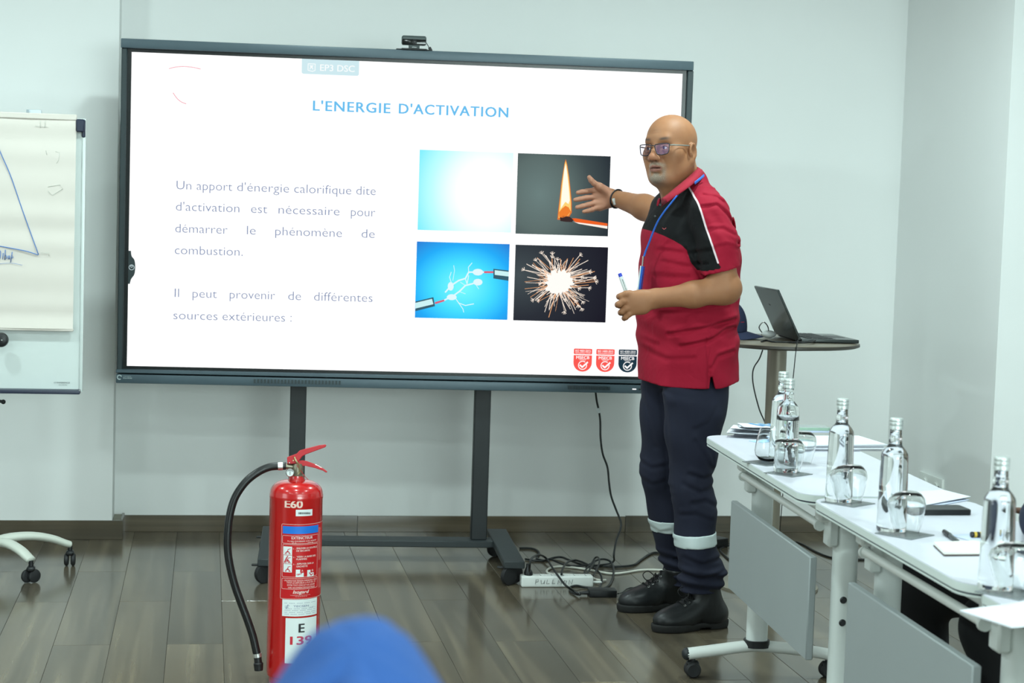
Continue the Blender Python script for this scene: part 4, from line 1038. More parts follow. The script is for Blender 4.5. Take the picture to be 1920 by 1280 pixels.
for k_, P_ in enumerate(([(0, 0), (.15, 1.1), (.7, 1.05), (.7, .65), (.1, .5)], [(0, 1), (.1, .1), (.6, .15), (.9, 1), (.8, .05)], [(.2, 1.1), (0, .1), (.7, .15)], [(.2, 1.1), (0, .1), (.7, .2)], [(0, 0), (.2, 1), (.5, .4), (.8, 1), (.9, 0)], [(0, 0), (.3, .9), (.8, .8), (.6, .1), (.1, .1)], [(0, 0), (.1, 1), (.7, 0), (.9, 1.1)])):
    hw(P_, X0+k_*.0215)
P('handwriting', mk, mat('marker_ink', rgb(40, 46, 50), .6))
z_ = .005
def fz(*pts): return [atZ(*(p if len(p) == 3 else (p[0], p[1], z_))) for p in pts]
def k8(x, y): return 900+x/5.647, 940+y/5.647
def fk(*pts): return [atZ(*k8(p[0], p[1]), p[2] if len(p) > 2 else z_) for p in pts]
cable('display_cable', 'black mains cable hanging from the lower edge of the display to the floor', [atY(1116, 728, .05), atY(1119, 752, .06), atY(1123, 770, .06), atY(1125.5, 790, .06), atY(1126, 820, .06), atY(1130, 850, .06), atY(1139, 876, .06), atY(1142, 905, .06), atY(1146, 930, .06), atY(1155, 955, .06), atY(1164, 978, .05), atY(1163, 993, .03), atY(1156, 1012, -.02), atY(1151, 1038, -.10), *fk((1418, 625, .012), (1370, 655), (1290, 670, .01), (1120, 695))], .0042, M_cab)
t = tag(link('cable_tag', MB().tube([atY(1120.5, 765, .058), atY(1122.5, 774, .058)], .007, 8).mesh('cable_tag'), M_stk), 'small white tag wrapped round the cable below the display', 'tag')
cable('strip_lead', 'black cable rising from the left plug of the power strip and looping over it', fk((525, 740, .075), (530, 640, .12), (560, 590, .11), (630, 565, .08), (700, 600, .05), (760, 690, .05), (830, 790, .055), (900, 880, .045), (990, 945, .02), (1040, 975, .012)), .0042, M_cab)
cable('floor_cable', 'black cable running along the floor from under the display foot to behind the man', fk((420, 495), (500, 492), (580, 505), (625, 545), (600, 600), (680, 625), (760, 600), (860, 588, .01), (960, 625, .012), (1090, 668, .012), (1250, 678), (1430, 688), (1620, 672), (1700, 620), (1790, 560), (1850, 540), (1950, 545)), .0046, M_cab)
cable('floor_cable', 'black cable from the side of the display foot crossing above the power strip', fk((480, 608), (560, 622), (660, 628), (740, 610, .02), (820, 640, .02), (900, 668, .014), (1000, 682, .01), (1150, 668, .02), (1240, 620, .03), (1320, 610, .03), (1385, 640, .02), (1415, 720, .014), (1400, 820), (1360, 890), (1290, 922), (1200, 918), (1100, 905), (1020, 890, .01), (960, 905), (955, 945), (1000, 975), (1060, 985, .01)), .0042, M_cab)
cable('floor_cable', 'black cable looped behind and over the right end of the power strip', fk((862, 770, .05), (880, 700, .05), (930, 640, .04), (1000, 620, .03), (1080, 640, .03), (1180, 690, .03), (1260, 750, .03), (1290, 820, .02), (1275, 890), (1255, 920)), .0042, M_cab)
cable('floor_cable', 'short black cable twisted in a narrow loop behind the power strip', fk((1195, 790, .03), (1235, 720, .04), (1265, 640, .05), (1250, 590, .05), (1215, 600, .04), (1170, 670, .03), (1120, 720, .03), (1105, 765, .04), (1130, 760, .04), (1180, 690, .04), (1215, 640, .04)), .0036, M_cab)
cable('white_floor_cable', 'white cable looping on the floor behind the power strip to the right', fk((1330, 832), (1250, 830, .012), (1160, 800), (1000, 778), (820, 768), (735, 762), (706, 738), (740, 706), (830, 688), (920, 690), (1040, 705), (1160, 722), (1260, 742), (1360, 760), (1450, 762), (1560, 748), (1680, 728), (1800, 722), (1960, 728), (2150, 745)), .0046, M_cabw)
A0, A1 = atZ(1106, 1120, 0), atZ(1158, 1120.5, 0); ac = (A0+A1)/2
t = thing('power_adapter', 'flat black laptop power adapter lying in front of the power strip', 'power adapter', (ac[0], ac[1]+.03, 0), math.atan2(A1[1]-A0[1], A1[0]-A0[0]))
part('adapter_body', MB().box((0, 0, .0135), (float(np.hypot(*(A1-A0)[:2])), .06, .027), bev=.004, seg=2), M_black, t, world=False)
part('strain_relief', MB().cyl((-.052, .0, .012), (-.085, .0, .010), .008, 12, .005), M_black, t, world=False)
cable('adapter_lead', 'thin black lead from the adapter to beneath the boot', fk((1460, 975, .012), (1510, 960), (1555, 925), (1610, 912), (1680, 922), (1750, 935), (1850, 950)), .0025, M_cab)
B0 = atZ(1338, 1030, 0)
t = thing('charger_brick', 'black charger brick on the floor by the wall, behind the man', 'charger', (B0[0], B0[1]+.05, 0), .5)
part('brick_body', MB().box((0, 0, .02), (.15, .07, .04), bev=.006, seg=2), M_black, t, world=False)
cable('brick_cable', 'black cable trailing from the charger brick past the far table leg', [atZ(1368, 1019, .012), atZ(1372, 1014, .006), atZ(1368, 1022), atZ(1350, 1032, .004), atZ(1400, 1060, .004), atZ(1480, 1020, .004), atZ(1500, 1018, .004), atZ(1530, 1034, .004), atZ(1560, 1045, .004), atZ(1600, 1048, .004), atZ(1660, 1050, .004)], .004, M_cab)
# ---------------------------------------------------------------- the standing man
YM = -1.07
def mp(px, py, dy=0.): return atY(px, py, YM+dy)
def zr(py): return float(mp(1290, py)[2])
FB = nrm((-.94, -.34, 0)); LB = np.array([-FB[1], FB[0], 0.])      # body forward, body left (towards the camera)
RH = nrm((RA[0], RA[1], 0)); kf, kl = abs(FB@RH), abs(LB@RH)
def rows(tab, dy0=0.):
    """tab: (py, left px, right px, half breadth b, dy) -> loft tables"""
    z, cx, cy, a, b = [], [], [], [], []
    for py, L, Rr, bb, dy in tab:
        pl, pr = mp(L, py, dy+dy0), mp(Rr, py, dy+dy0); c = (pl+pr)/2; wdt = np.linalg.norm(pr-pl)/2
        z.append(c[2]); cx.append(c[0]); cy.append(c[1]); b.append(bb); a.append(max(.03, math.sqrt(max(1e-5, wdt**2-(bb*kl)**2))/kf))
    return z, cx, cy, a, b
man = thing('person', 'bald man with glasses in a red and black polo shirt pointing at the display', 'person', (float(mp(1290, 1150)[0]), YM, 0))

def skin_mat(name, base, beard=False):
    m = bpy.data.materials.new(name); m.use_nodes = True; nt = m.node_tree; b = nt.nodes['Principled BSDF']; N = nt.nodes.new; Lk = nt.links.new
    tc = N('ShaderNodeTexCoord'); n = N('ShaderNodeTexNoise'); n.inputs['Scale'].default_value = 14; n.inputs['Detail'].default_value = 4; Lk(tc.outputs['Object'], n.inputs['Vector'])
    cr = N('ShaderNodeValToRGB'); e = cr.color_ramp.elements; e[0].position = .3; e[1].position = .7
    e[0].color = (base[0]*.88, base[1]*.84, base[2]*.8, 1); e[1].color = (base[0]*1.1, base[1]*1.1, base[2]*1.1, 1); Lk(n.outputs['Fac'], cr.inputs[0]); col = cr.outputs[0]
    def over(attr, c, k=1.):
        nonlocal col
        a = N('ShaderNodeAttribute'); a.attribute_name = attr; mx = N('ShaderNodeMix'); mx.data_type = 'RGBA'
        mu = N('ShaderNodeMath'); mu.operation = 'MULTIPLY'; mu.inputs[1].default_value = k; mu.use_clamp = True; Lk(a.outputs['Fac'], mu.inputs[0])
        Lk(mu.outputs[0], mx.inputs[0]); Lk(col, mx.inputs[6]); mx.inputs[7].default_value = c; col = mx.outputs[2]; return mu
    if beard:
        over('palm', rgb(172, 122, 100), .8); over('flush', rgb(156, 100, 76), .6); over('lips', rgb(128, 82, 74), .8)
        # beard: noise-broken grey stubble
        a = N('ShaderNodeAttribute'); a.attribute_name = 'beard'; nz = N('ShaderNodeTexNoise'); nz.inputs['Scale'].default_value = 800; Lk(tc.outputs['Object'], nz.inputs['Vector'])
        mr = N('ShaderNodeMapRange'); mr.inputs[1].default_value = .35; mr.inputs[2].default_value = .65; Lk(nz.outputs['Fac'], mr.inputs[0])
        c2 = N('ShaderNodeMix'); c2.data_type = 'RGBA'; Lk(mr.outputs[0], c2.inputs[0]); c2.inputs[6].default_value = rgb(96, 82, 70); c2.inputs[7].default_value = rgb(160, 152, 138)
        mu = N('ShaderNodeMath'); mu.operation = 'MULTIPLY'; mu.inputs[1].default_value = .85; Lk(a.outputs['Fac'], mu.inputs[0])
        mx = N('ShaderNodeMix'); mx.data_type = 'RGBA'; Lk(mu.outputs[0], mx.inputs[0]); Lk(col, mx.inputs[6]); Lk(c2.outputs[2], mx.inputs[7]); col = mx.outputs[2]
        over('brow', rgb(64, 50, 44), .95); over('dark', rgb(60, 36, 30), .85)
    Lk(col, b.inputs['Base Color']); b.inputs['Roughness'].default_value = .58; b.inputs['Specular IOR Level'].default_value = .35
    b.inputs['Subsurface Weight'].default_value = .12; b.inputs['Subsurface Radius'].default_value = (.02, .008, .004); b.inputs['Subsurface Scale'].default_value = .3
    n2 = N('ShaderNodeTexNoise'); n2.inputs['Scale'].default_value = 160; Lk(tc.outputs['Object'], n2.inputs['Vector'])
    bp = N('ShaderNodeBump'); bp.inputs['Strength'].default_value = .12; bp.inputs['Distance'].default_value = .001; Lk(n2.outputs['Fac'], bp.inputs['Height']); Lk(bp.outputs[0], b.inputs['Normal'])
    return m
SK = rgb(146, 101, 70)[:3]
M_skin = skin_mat('skin', SK, True)

# head frame: X lateral (his left), Y face forward, Z up
HC = mp(1257.5, 281, -.02)
toc = nrm((CAM[0]-HC[0], CAM[1]-HC[1], 0)); th = math.radians(36)
HF = nrm(math.cos(th)*toc-math.sin(th)*RH); HL = np.cross(HF, (0, 0, 1.)); HL = -nrm(HL)
pit = math.radians(2); HU = np.array([0, 0, 1.])*math.cos(pit)-HF*math.sin(pit)*0; HU = nrm(HU)
_t = math.radians(3.5); HL, HU = nrm(HL*math.cos(_t)+HU*math.sin(_t)), nrm(HU*math.cos(_t)-HL*math.sin(_t))
HAX = np.array([HL, HF, HU]); HS = 1.01
def hp(x, y, z): return HC+HS*(x*HL+y*HF+z*HU)
def hell(c, r, k=.01, op='u', ax=None):
    A = HAX if ax is None else np.array(ax)@HAX
    return ell(hp(*c), np.array(r)*HS, A, k, op)
def hcap(a, b, ra, rb=None, k=.01, op='u', **kw): return cap(hp(*a), hp(*b), ra*HS, (ra if rb is None else rb)*HS, k, op, **kw)
def rotx(a): c, s = math.cos(a), math.sin(a); return np.array([[1, 0, 0], [0, c, s], [0, -s, c]])
def rotz3(a): c, s = math.cos(a), math.sin(a); return np.array([[c, s, 0], [-s, c, 0], [0, 0, 1]])
head = [hell((0, -.016, .036), (.0765, .094, .083), .01), hell((0, .012, .030), (.068, .076, .074), .03), hell((0, .022, -.036), (.0635, .064, .078), .03),
        hell((0, .060, -.090), (.034, .028, .024), .03)]
for s in (1, -1):
    head += [hcap((s*.054, -.006, -.05), (s*.026, .050, -.096), .022, .022, .03), hell((s*.040, .044, -.040), (.030, .034, .040), .02), hell((s*.046, .050, -.014), (.024, .020, .018), .03), hcap((s*.058, -.010, -.045), (s*.040, .03, -.085), .020, .020, .03)]
head += [hcap((-.034, .0760, .028), (.034, .0760, .028), .0118, .0115, .022)]
for s in (1, -1): head.append(hell((s*.0325, .098, .003), (.0215, .022, .0135), .016, 's'))
for s in (1, -1):
    head += [hell((s*.032, .0735, .002), (.0165, .0135, .0135), .004), hell((s*.0325, .0860, .0022), (.0125, .006, .0052), .002, 's'),
             hcap((s*.019, .0845, .0055), (s*.033, .0885, .0098), .0024, .0028, .003), hcap((s*.033, .0885, .0098), (s*.047, .079, .0050), .0028, .0024, .003), hcap((s*.020, .083, -.0045), (s*.034, .0850, -.0085), .0026, .0030, .006), hcap((s*.034, .085, -.0085), (s*.046, .077, -.004), .003, .0026, .006)]
head += [hcap((0, .085, .014), (0, .106, -.024), .0085, .0115, .012), hell((0, .1085, -.030), (.0150, .0145, .0125), .008)]
for s in (1, -1):
    head += [hell((s*.0145, .098, -.033), (.0105, .0125, .0100), .005), hell((s*.0080, .104, -.0425), (.0042, .0062, .0040), .003, 's'),
             hcap((s*.021, .092, -.030), (s*.031, .080, -.062), .0035, .0035, .010, 's')]
head += [hell((0, .080, -.060), (.030, .020, .024), .012),
         hcap((-.026, .083, -.0650), (-.006, .0965, -.0585), .0036, .0054, .005), hcap((.026, .083, -.0650), (.006, .0965, -.0585), .0036, .0054, .005), hcap((-.006, .0975, -.0585), (.006, .0975, -.0585), .0056, .0056, .004),
         hcap((-.023, .083, -.0700), (0, .0940, -.0735), .0042, .0070, .005), hcap((.023, .083, -.0700), (0, .0940, -.0735), .0042, .0070, .005),
         hell((0, .098, -.0655), (.024, .012, .0016), .002, 's'), hell((0, .088, -.0845), (.018, .009, .004), .008, 's'), hell((0, .077, -.098), (.022, .018, .016), .012)]
# forehead creases
for z in (.052, .060): head.append(hcap((-.022, .0905 if z < .055 else .088, z), (.026, .0895 if z < .055 else .087, z+.002), .0014, .0014, .004, 's'))
# ears
for s in (1, -1):
    A = rotx(-.18)
    head += [hell((s*.0795, -.012, -.014), (.0085, .0185, .031), .006, ax=A), hell((s*.0885, -.010, -.011), (.0072, .0105, .019), .004, 's', ax=A), hell((s*.078, -.006, -.041), (.0075, .010, .011), .006)]
    ring = [(s*.085, -.012+.0165*math.cos(a)+.004, -.011+.027*math.sin(a)) for a in np.linspace(-.5, 3.9, 13)]
    head += [hcap(ring[i], ring[i+1], .0030, .0030, .006) for i in range(12)]
    head += [hcap((s*.0835, -.004, -.022), (s*.0835, .002, -.012), .0045, .004, .004)]
# neck and shoulders
nb = mp(1287, 352, 0)
head += [cap(hp(0, -.030, -.065), nb+np.array([0, 0, -.02]), .062, .070, .03), cap(hp(0, .022, -.085), nb+FB*.035+np.array([0, 0, -.05]), .040, .050, .03), hcap((0, -.060, -.03), (0, -.070, -.10), .045, .05, .03)]
head += [cap(nb+LB*.09+np.array([0, 0, -.13]), nb-LB*.09+np.array([0, 0, -.13]), .05, .05, .05), ell(mp(1290, 470), (.12, .16, .20), [FB, LB, (0, 0, 1)], .05), ell(mp(1290, 620), (.13, .16, .17), [FB, LB, (0, 0, 1)], .05)]

# right (far) arm reaching towards the display
SHf = mp(1257, 392, .18)
ELf = atY(1243, 398, -.615); WRf = atY(1152.5, 371, -.40)
arms = path([SHf, ELf], [.056, .047], .02)
mid = ELf*.62+WRf*.38+np.array([0, 0, -.002])
arms += path([ELf+np.array([0,0,-.006]), mid, WRf], [.053, .047, .0275], .02)
arms += [cap(ELf*.25+WRf*.75, WRf, .032, .0275, .01)]
def hfa(x, y, Y=-.385): return atY(1060+x/10.667, 310+y/10.667, Y)
pn = nrm(np.cross(hfa(760, 500)-hfa(760, 800), hfa(560, 650)-hfa(950, 650)))
palm = [cap(hfa(960, 640, -.395), hfa(800, 620), .0265, .029, .012, sq=pn, sf=.62), cap(hfa(900, 560, -.395), hfa(640, 510), .0145, .013, .014), cap(hfa(900, 650), hfa(640, 640), .0155, .0125, .014), cap(hfa(900, 740), hfa(660, 760), .015, .0125, .014), cap(hfa(900, 770), hfa(690, 850), .0145, .0115, .012),
        cap(hfa(880, 560, -.40), hfa(690, 430, -.41), .017, .0125, .012)]
fing = [([(640, 505), (565, 500), (430, 515), (330, 530), (250, 545)], [.0112, .0104, .0098, .0092, .0080], (-.385, -.387, -.392, -.393, -.395)),
        ([(640, 625), (565, 630), (410, 650), (300, 670), (195, 688)], [.0114, .0106, .0100, .0094, .0082], (-.385, -.388, -.395, -.398, -.400)),
        ([(670, 745), (590, 750), (450, 785), (340, 815), (235, 838)], [.0112, .0104, .0098, .0092, .0080], (-.385, -.390, -.397, -.401, -.403)),
        ([(700, 830), (630, 850), (530, 888), (450, 908), (370, 925)], [.0104, .0096, .0090, .0084, .0074], (-.385, -.392, -.400, -.404, -.406)),
        ([(780, 490), (680, 420), (575, 355), (520, 300), (480, 240)], [.0150, .0128, .0112, .0104, .0088], (-.395, -.408, -.414, -.416, -.416))]
for P, r, Y in fing:
    pts = [hfa(x, y, Y_) for (x, y), Y_ in zip(P, Y)]; arms += path(pts, r, .0035)
arms += palm
# left (near) arm across the belly, holding the marker
SHn = mp(1338, 392, -.19); ELn = mp(1359, 541, -.245); WRn = mp(1229, 559.5, -.20)
arms += path([SHn-RH*.012+np.array([0, 0, -.02]), mp(1350, 470, -.235), ELn], [.044, .047, .047], .02)
m1 = mp(1300, 552, -.24)
arms += [cap(mp(1366, 541, -.245), ELn, .040, .044, .02), cap(ELn, m1, .047, .043, .03), cap(m1, WRn, .042, .0285, .02), cap(WRn+(m1-WRn)*.25, WRn, .031, .0290, .01, sq=(0, 1, 0), sf=.8)]
def hfn(x, y, dy=-.20): return atY(1140+x/9.85, 490+y/9.85, YM+dy)
pn2 = np.array([0, 1, 0.])
arms += [cap(hfn(870, 680), hfn(640, 740), .0285, .036, .02, sq=pn2, sf=.55), cap(hfn(640, 640), hfn(390, 620), .0180, .0135, .02), cap(hfn(640, 730), hfn(350, 730), .018, .0135, .02), cap(hfn(640, 820), hfn(390, 850), .0175, .0130, .02), cap(hfn(660, 880), hfn(450, 935), .015, .0115, .016)]
fn = [([(400, 600), (330, 605), (240, 640), (205, 650)], [.0135, .0118, .0108, .0098], (-.20, -.205, -.20, -.185)), ([(205, 650), (240, 670), (290, 668)], [.0098, .0095, .0088], (-.185, -.165, -.155)),
      ([(360, 725), (290, 735), (205, 790), (180, 800)], [.0135, .0118, .0110, .0102], (-.20, -.207, -.205, -.19)), ([(180, 800), (215, 815), (270, 800)], [.0102, .0098, .009], (-.19, -.168, -.155)),
      ([(390, 850), (330, 870), (260, 925), (235, 945)], [.0130, .0114, .0106, .0098], (-.20, -.205, -.203, -.188)), ([(235, 945), (262, 950), (310, 930)], [.0098, .0094, .0088], (-.188, -.168, -.158)),
      ([(450, 930), (390, 975), (330, 1030), (300, 1050)], [.0112, .0100, .0092, .0085], (-.20, -.203, -.200, -.188)), ([(300, 1050), (330, 1040), (370, 1010)], [.0085, .0082, .0078], (-.188, -.172, -.162)),
      ([(620, 650), (470, 640), (350, 620), (280, 620)], [.017, .0135, .011, .009], (-.185, -.165, -.155, -.152))]
for P, r, Y in fn: arms += path([hfn(x, y, Y_) for (x, y), Y_ in zip(P, Y)], r, .0035)
allp = head+arms
def head_local(V): return ((V-HC)@HAX.T)/HS
def sm(x, a, b): t = np.clip((x-a)/(b-a), 0, 1); return t*t*(3-2*t)
def a_beard(V):
    q = head_local(V); x, y, z = np.abs(q[:, 0]), q[:, 1], q[:, 2]
    g = np.exp(-((x/.024)**2+((z+.101)/.014)**2)**1.5)*(y > .05)+.75*np.exp(-(((x-.028)/.007)**2+((z+.080)/.022)**2))*(y > .05)
    g += .95*np.exp(-((x/.031)**4+((z+.0505+6*x*x)/.0062)**2))*(y > .07)+.8*np.exp(-((x/.012)**4+((z+.0855)/.006)**2))*(y > .07)
    g += .55*np.exp(-((x/.034)**2+((z+.108)/.020)**2))*(y > .03)
    lp = a_lips(V); return np.clip(g, 0, 1)*(1-lp)
def a_lips(V):
    q = head_local(V); x, y, z = q[:, 0], q[:, 1], q[:, 2]
    return np.clip((1-((x/.027)**2+((z+.0665)/.0115)**2))*5, 0, 1)*(y > .078)
def a_brow(V):
    q = head_local(V); x, y, z = np.abs(q[:, 0]), q[:, 1], q[:, 2]
    return np.exp(-(((x-.034)/.0165)**4+((z-.0315-.10*(x-.02)+2.6*(x-.032)**2)/.0052)**2))*(y > .05)
def a_dark(V):
    q = head_local(V); x, y, z = q[:, 0], q[:, 1], q[:, 2]
    mo = np.exp(-((x/.024)**4+((z+.0655)/.0019)**2))*(y > .07)
    no = np.exp(-(((np.abs(x)-.008)/.0042)**2+((z+.0420)/.0030)**2))*(y > .09)
    return np.clip(mo+no, 0, 1)
def a_flush(V):
    q = head_local(V); x, y, z = np.abs(q[:, 0]), q[:, 1], q[:, 2]
    return np.clip(np.exp(-((x/.02)**2+((z+.03)/.018)**2))*(y > .08), 0, 1)
def a_palm(V):
    c = hfa(640, 650); return (np.linalg.norm(V-c, axis=1) < .14)*sm(-(V-atY(1150, 371, -.39))@nrm(RA), -.0, .02)
body = sdf_part('body', allp, (1.60, -1.42, .82), (2.25, -.30, 1.77), .0032, M_skin, man, attrs=dict(beard=a_beard, lips=a_lips, brow=a_brow, dark=a_dark, flush=a_flush, palm=a_palm))
# eyes
M_eye = mat('eye_white', rgb(205, 196, 190), .2); M_iris = mat('iris', rgb(46, 34, 40), .1); 
for s in (1, -1):
    c = hp(s*.0322, .0745, .0015); e_ = part('eye', MB().sphere(c, .0119*HS, 20, 14), M_eye, man, smooth=True)
    g = nrm(.9*HF+.32*(-RH)+.0*HL); part('iris', MB().sphere(c+g*.0073, .0063, 14, 10), M_iris, e_, world=False).data.transform(Matrix.Translation(-man.location))
# glasses
M_gl = mat('glasses_frame', rgb(34, 36, 46), .3); M_glg = mat('temple_grey', rgb(128, 134, 130), .35, .3)
M_lens = bpy.data.materials.new('lens'); M_lens.use_nodes = True
nt = M_lens.node_tree; nt.nodes.clear(); tr = nt.nodes.new('ShaderNodeBsdfTransparent'); tr.inputs[0].default_value = (.92, .91, .985, 1); gl = nt.nodes.new('ShaderNodeBsdfGlossy'); gl.inputs[0].default_value = (.42, .40, 1, 1); gl.inputs[1].default_value = .04
fr = nt.nodes.new('ShaderNodeFresnel'); fr.inputs[0].default_value = 1.42; mx = nt.nodes.new('ShaderNodeMixShader'); ou = nt.nodes.new('ShaderNodeOutputMaterial'); nt.links.new(fr.outputs[0], mx.inputs[0]); nt.links.new(tr.outputs[0], mx.inputs[1]); nt.links.new(gl.outputs[0], mx.inputs[2]); nt.links.new(mx.outputs[0], ou.inputs[0])
G = bpy.data.objects.new('glasses', None); COL.objects.link(G); G.parent = man; G['label'] = 'dark rectangular glasses with grey temples'
def gpt(x, y, z): return hp(x, y, z)-np.array(man.location)
def gy(x): return .1065-3.0*x*x
for s in (1, -1):
    out = [(s*.0080, .0085), (s*.0120, .0125), (s*.034, .0150), (s*.0550, .0150), (s*.0595, .0120), (s*.0590, .0), (s*.0570, -.0120), (s*.052, -.0185), (s*.036, -.0225), (s*.021, -.0210), (s*.0130, -.0130), (s*.0095, -.0020)]
    out = [(p[0], p[1]) for p in bez([(x, z, 0) for x, z in out], 3, True)]
    mb = MB().tube([gpt(x, gy(x), z) for x, z in out], .00165, 8, closed=True); part('rim', mb, M_gl, G, smooth=True, world=False)
    o2 = out; mb = MB(); mb.faces([gpt(p[0]*.99, gy(p[0]), p[1]) for p in o2], [tuple(range(len(o2)))]); part('lens', mb, M_lens, G, world=False)
    mb = MB().tube([gpt(s*.0575, gy(.0575), .0085), gpt(s*.066, .085, .0095), gpt(s*.0765, .05, .0095), gpt(s*.0815, .010, .010), gpt(s*.083, -.002, .006)], [.0015, .0022, .0020, .0018, .0018], 8, flat=(1.0, .6)); part('temple', mb, M_glg, G, smooth=True, world=False)
part('bridge', MB().tube([gpt(-.0085, gy(.0085), .0085), gpt(0, .1085, .0105), gpt(.0085, gy(.0085), .0085)], .0015, 8), M_gl, G, smooth=True, world=False)

# ---- polo shirt
tors = [(354, 1256, 1330, .110, 0), (372, 1240, 1348, .155, 0), (397, 1226, 1360, .185, 0), (440, 1212, 1374, .195, 0), (480, 1206, 1381, .195, 0), (520, 1203, 1379, .192, 0), (560, 1201, 1377, .190, 0), (600, 1200, 1375, .190, 0), (640, 1202, 1375, .190, 0), (680, 1204, 1377, .188, 0), (723, 1201, 1379, .186, 0)]
def wr(P, u, v):
    """drape folds of the cloth"""
    z = P[:, 2]; s = P@RH
    f = .0045*np.sin(70*(z+.35*s)+2*np.sin(9*s))*np.exp(-((z-zr(610))/.07)**2)
    f += .004*np.sin(48*(z-.55*s)+1.3)*np.exp(-((z-zr(640))/.10)**2)*sm(s, float(mp(1290, 600)@RH), float(mp(1370, 600)@RH))
    f += .0025*np.sin(34*s+11*z)+.002*np.sin(55*z+13*s+2*np.sin(17*s))
    f += -.007*np.exp(-(((s-float(mp(1322, 600)@RH))/.006)**2))*sm(-z, -zr(640), -zr(660))
    return f
shirt = [zloft(*rows(tors), FB, .01, mod=wr, ex=2.25)]
nbz = nb+np.array([0, 0, -.0])
shirt += [cap(mp(1290, 345), mp(1290, 372), .068, .09, .03)]
shirt += [cap(mp(1293, 362), SHn+np.array([0, 0, -.016])-RH*.012, .050, .056, .05), cap(mp(1286, 358, .05), SHf, .052, .058, .05)]
slA, slB, slC = mp(1330, 405, -.19), mp(1347, 455, -.225), mp(1353, 512, -.238)
def slv(P): return 0
shirt += [cap(slA, slB, .066, .068, .03), cap(slB, slC+np.array([0, 0, -.02]), .069, .064, .02)]
shirt += [cap(SHf, atY(1252, 398, -.745), .060, .057, .03)]
# front placket and chest volume
shirt += [ell(mp(1262, 440, -.03), (.085, .12, .09), [FB, LB, (0, 0, 1)], .05)]
Psl = mp(1352.5, 507, -.238); nsl = nrm(mp(1387, 498, -.238)-mp(1318, 515, -.238)); ndn = nrm(np.cross(nsl, np.array([0, 1., 0]))); ndn = ndn if ndn[2] < 0 else -ndn
def cutsl(P):   # below the cuff line, only around the sleeve
    d = (P-Psl)@ndn; q = P-Psl; lat = np.sqrt(np.maximum((q**2).sum(1)-d**2, 0)); return d
# openings: collar, sleeves
cutter = Pr(lambda P: np.maximum(-((P-Psl)@ndn), np.sqrt((((P-Psl)-((P-Psl)@ndn)[:, None]*ndn)**2).sum(1))-.085+np.maximum(0, (P[:, 1]-(Psl[1]+.05))*4)), Psl, .16, .002, 's')
shirt_neck = [cap(hp(0, -.02, -.03), mp(1284, 352), .066, .062, .004, 's')]
armhole = cap(Psl+ndn*.03, Psl-ndn*.02, .057, .055, .003, 's')
fe = nrm(atY(1252, 398, -.745)-SHf); fcut = Pr(lambda P: np.maximum(-((P-atY(1250, 398, -.74))@fe), 0)-.0+np.where(((P-atY(1250, 398, -.74))@fe) > 0, -1e-3, 0), SHf, .0, .001, 's')
# nonlinear parts of the outline: near-side colour zones measured on the cloth, in (s, z) of the side plane
def sz(V): return np.stack([V@RH, V[:, 2]], 1)
def szp(px, py, dy=-.15): p = mp(px, py, dy); return np.array([p@RH, p[2]])
def seg_d(Q, a, b):
    ab = b-a; t = np.clip(((Q-a)@ab)/(ab@ab), 0, 1); return np.linalg.norm(Q-a-t[:, None]*ab, axis=1)
def poly_sd(Q, P):
    P = [np.array(p) for p in P]; d = np.min([seg_d(Q, P[i], P[(i+1) % len(P)]) for i in range(len(P))], 0); ins = np.zeros(len(Q), bool)
    for i in range(len(P)):
        a, b = P[i], P[(i+1) % len(P)]; c = ((a[1] > Q[:, 1]) != (b[1] > Q[:, 1])); x = (b[0]-a[0])*(Q[:, 1]-a[1])/(b[1]-a[1]+1e-12)+a[0]; ins ^= c & (Q[:, 0] < x)
    return np.where(ins, d, -d)
pip = [(1291, 346, -.12), (1300, 362, -.16), (1311, 388, -.22), (1322, 420, -.26), (1334, 455, -.29), (1347, 493, -.30)]
pip3 = [mp(*p) for p in pip]
BLK = [szp(*p) for p in ((1190, 300), (1280, 330), *pip, (1353, 515), (1318, 520), (1315, 511, -.27), (1299, 493, -.25), (1287, 469), (1277, 459), (1262, 450), (1246, 442), (1232, 436), (1216, 431), (1185, 425))]
def a_black(V):
    d = poly_sd(sz(V), BLK)
    cuff = ((V-Psl)@ndn) > -.015; near = np.linalg.norm(V-Psl, axis=1) < .105
    return np.where(cuff & near, np.minimum(d, -(((V-Psl)@ndn)+.015)), d)
def a_pipe(V):
    Q = sz(V); P2 = [szp(*p) for p in pip]; d = np.min([seg_d(Q, P2[i], P2[i+1]) for i in range(len(P2)-1)], 0); d = np.where(V[:, 1] < YM+.02, d, 1); return .0029-d
def a_cuff(V):
    d = np.abs((V-Psl)@ndn+.016); return np.where(np.linalg.norm(V-Psl, axis=1) < .11, .0010-d, -1)
def a_hem(V): return .0007-np.abs(V[:, 2]-(zr(716)+.004))
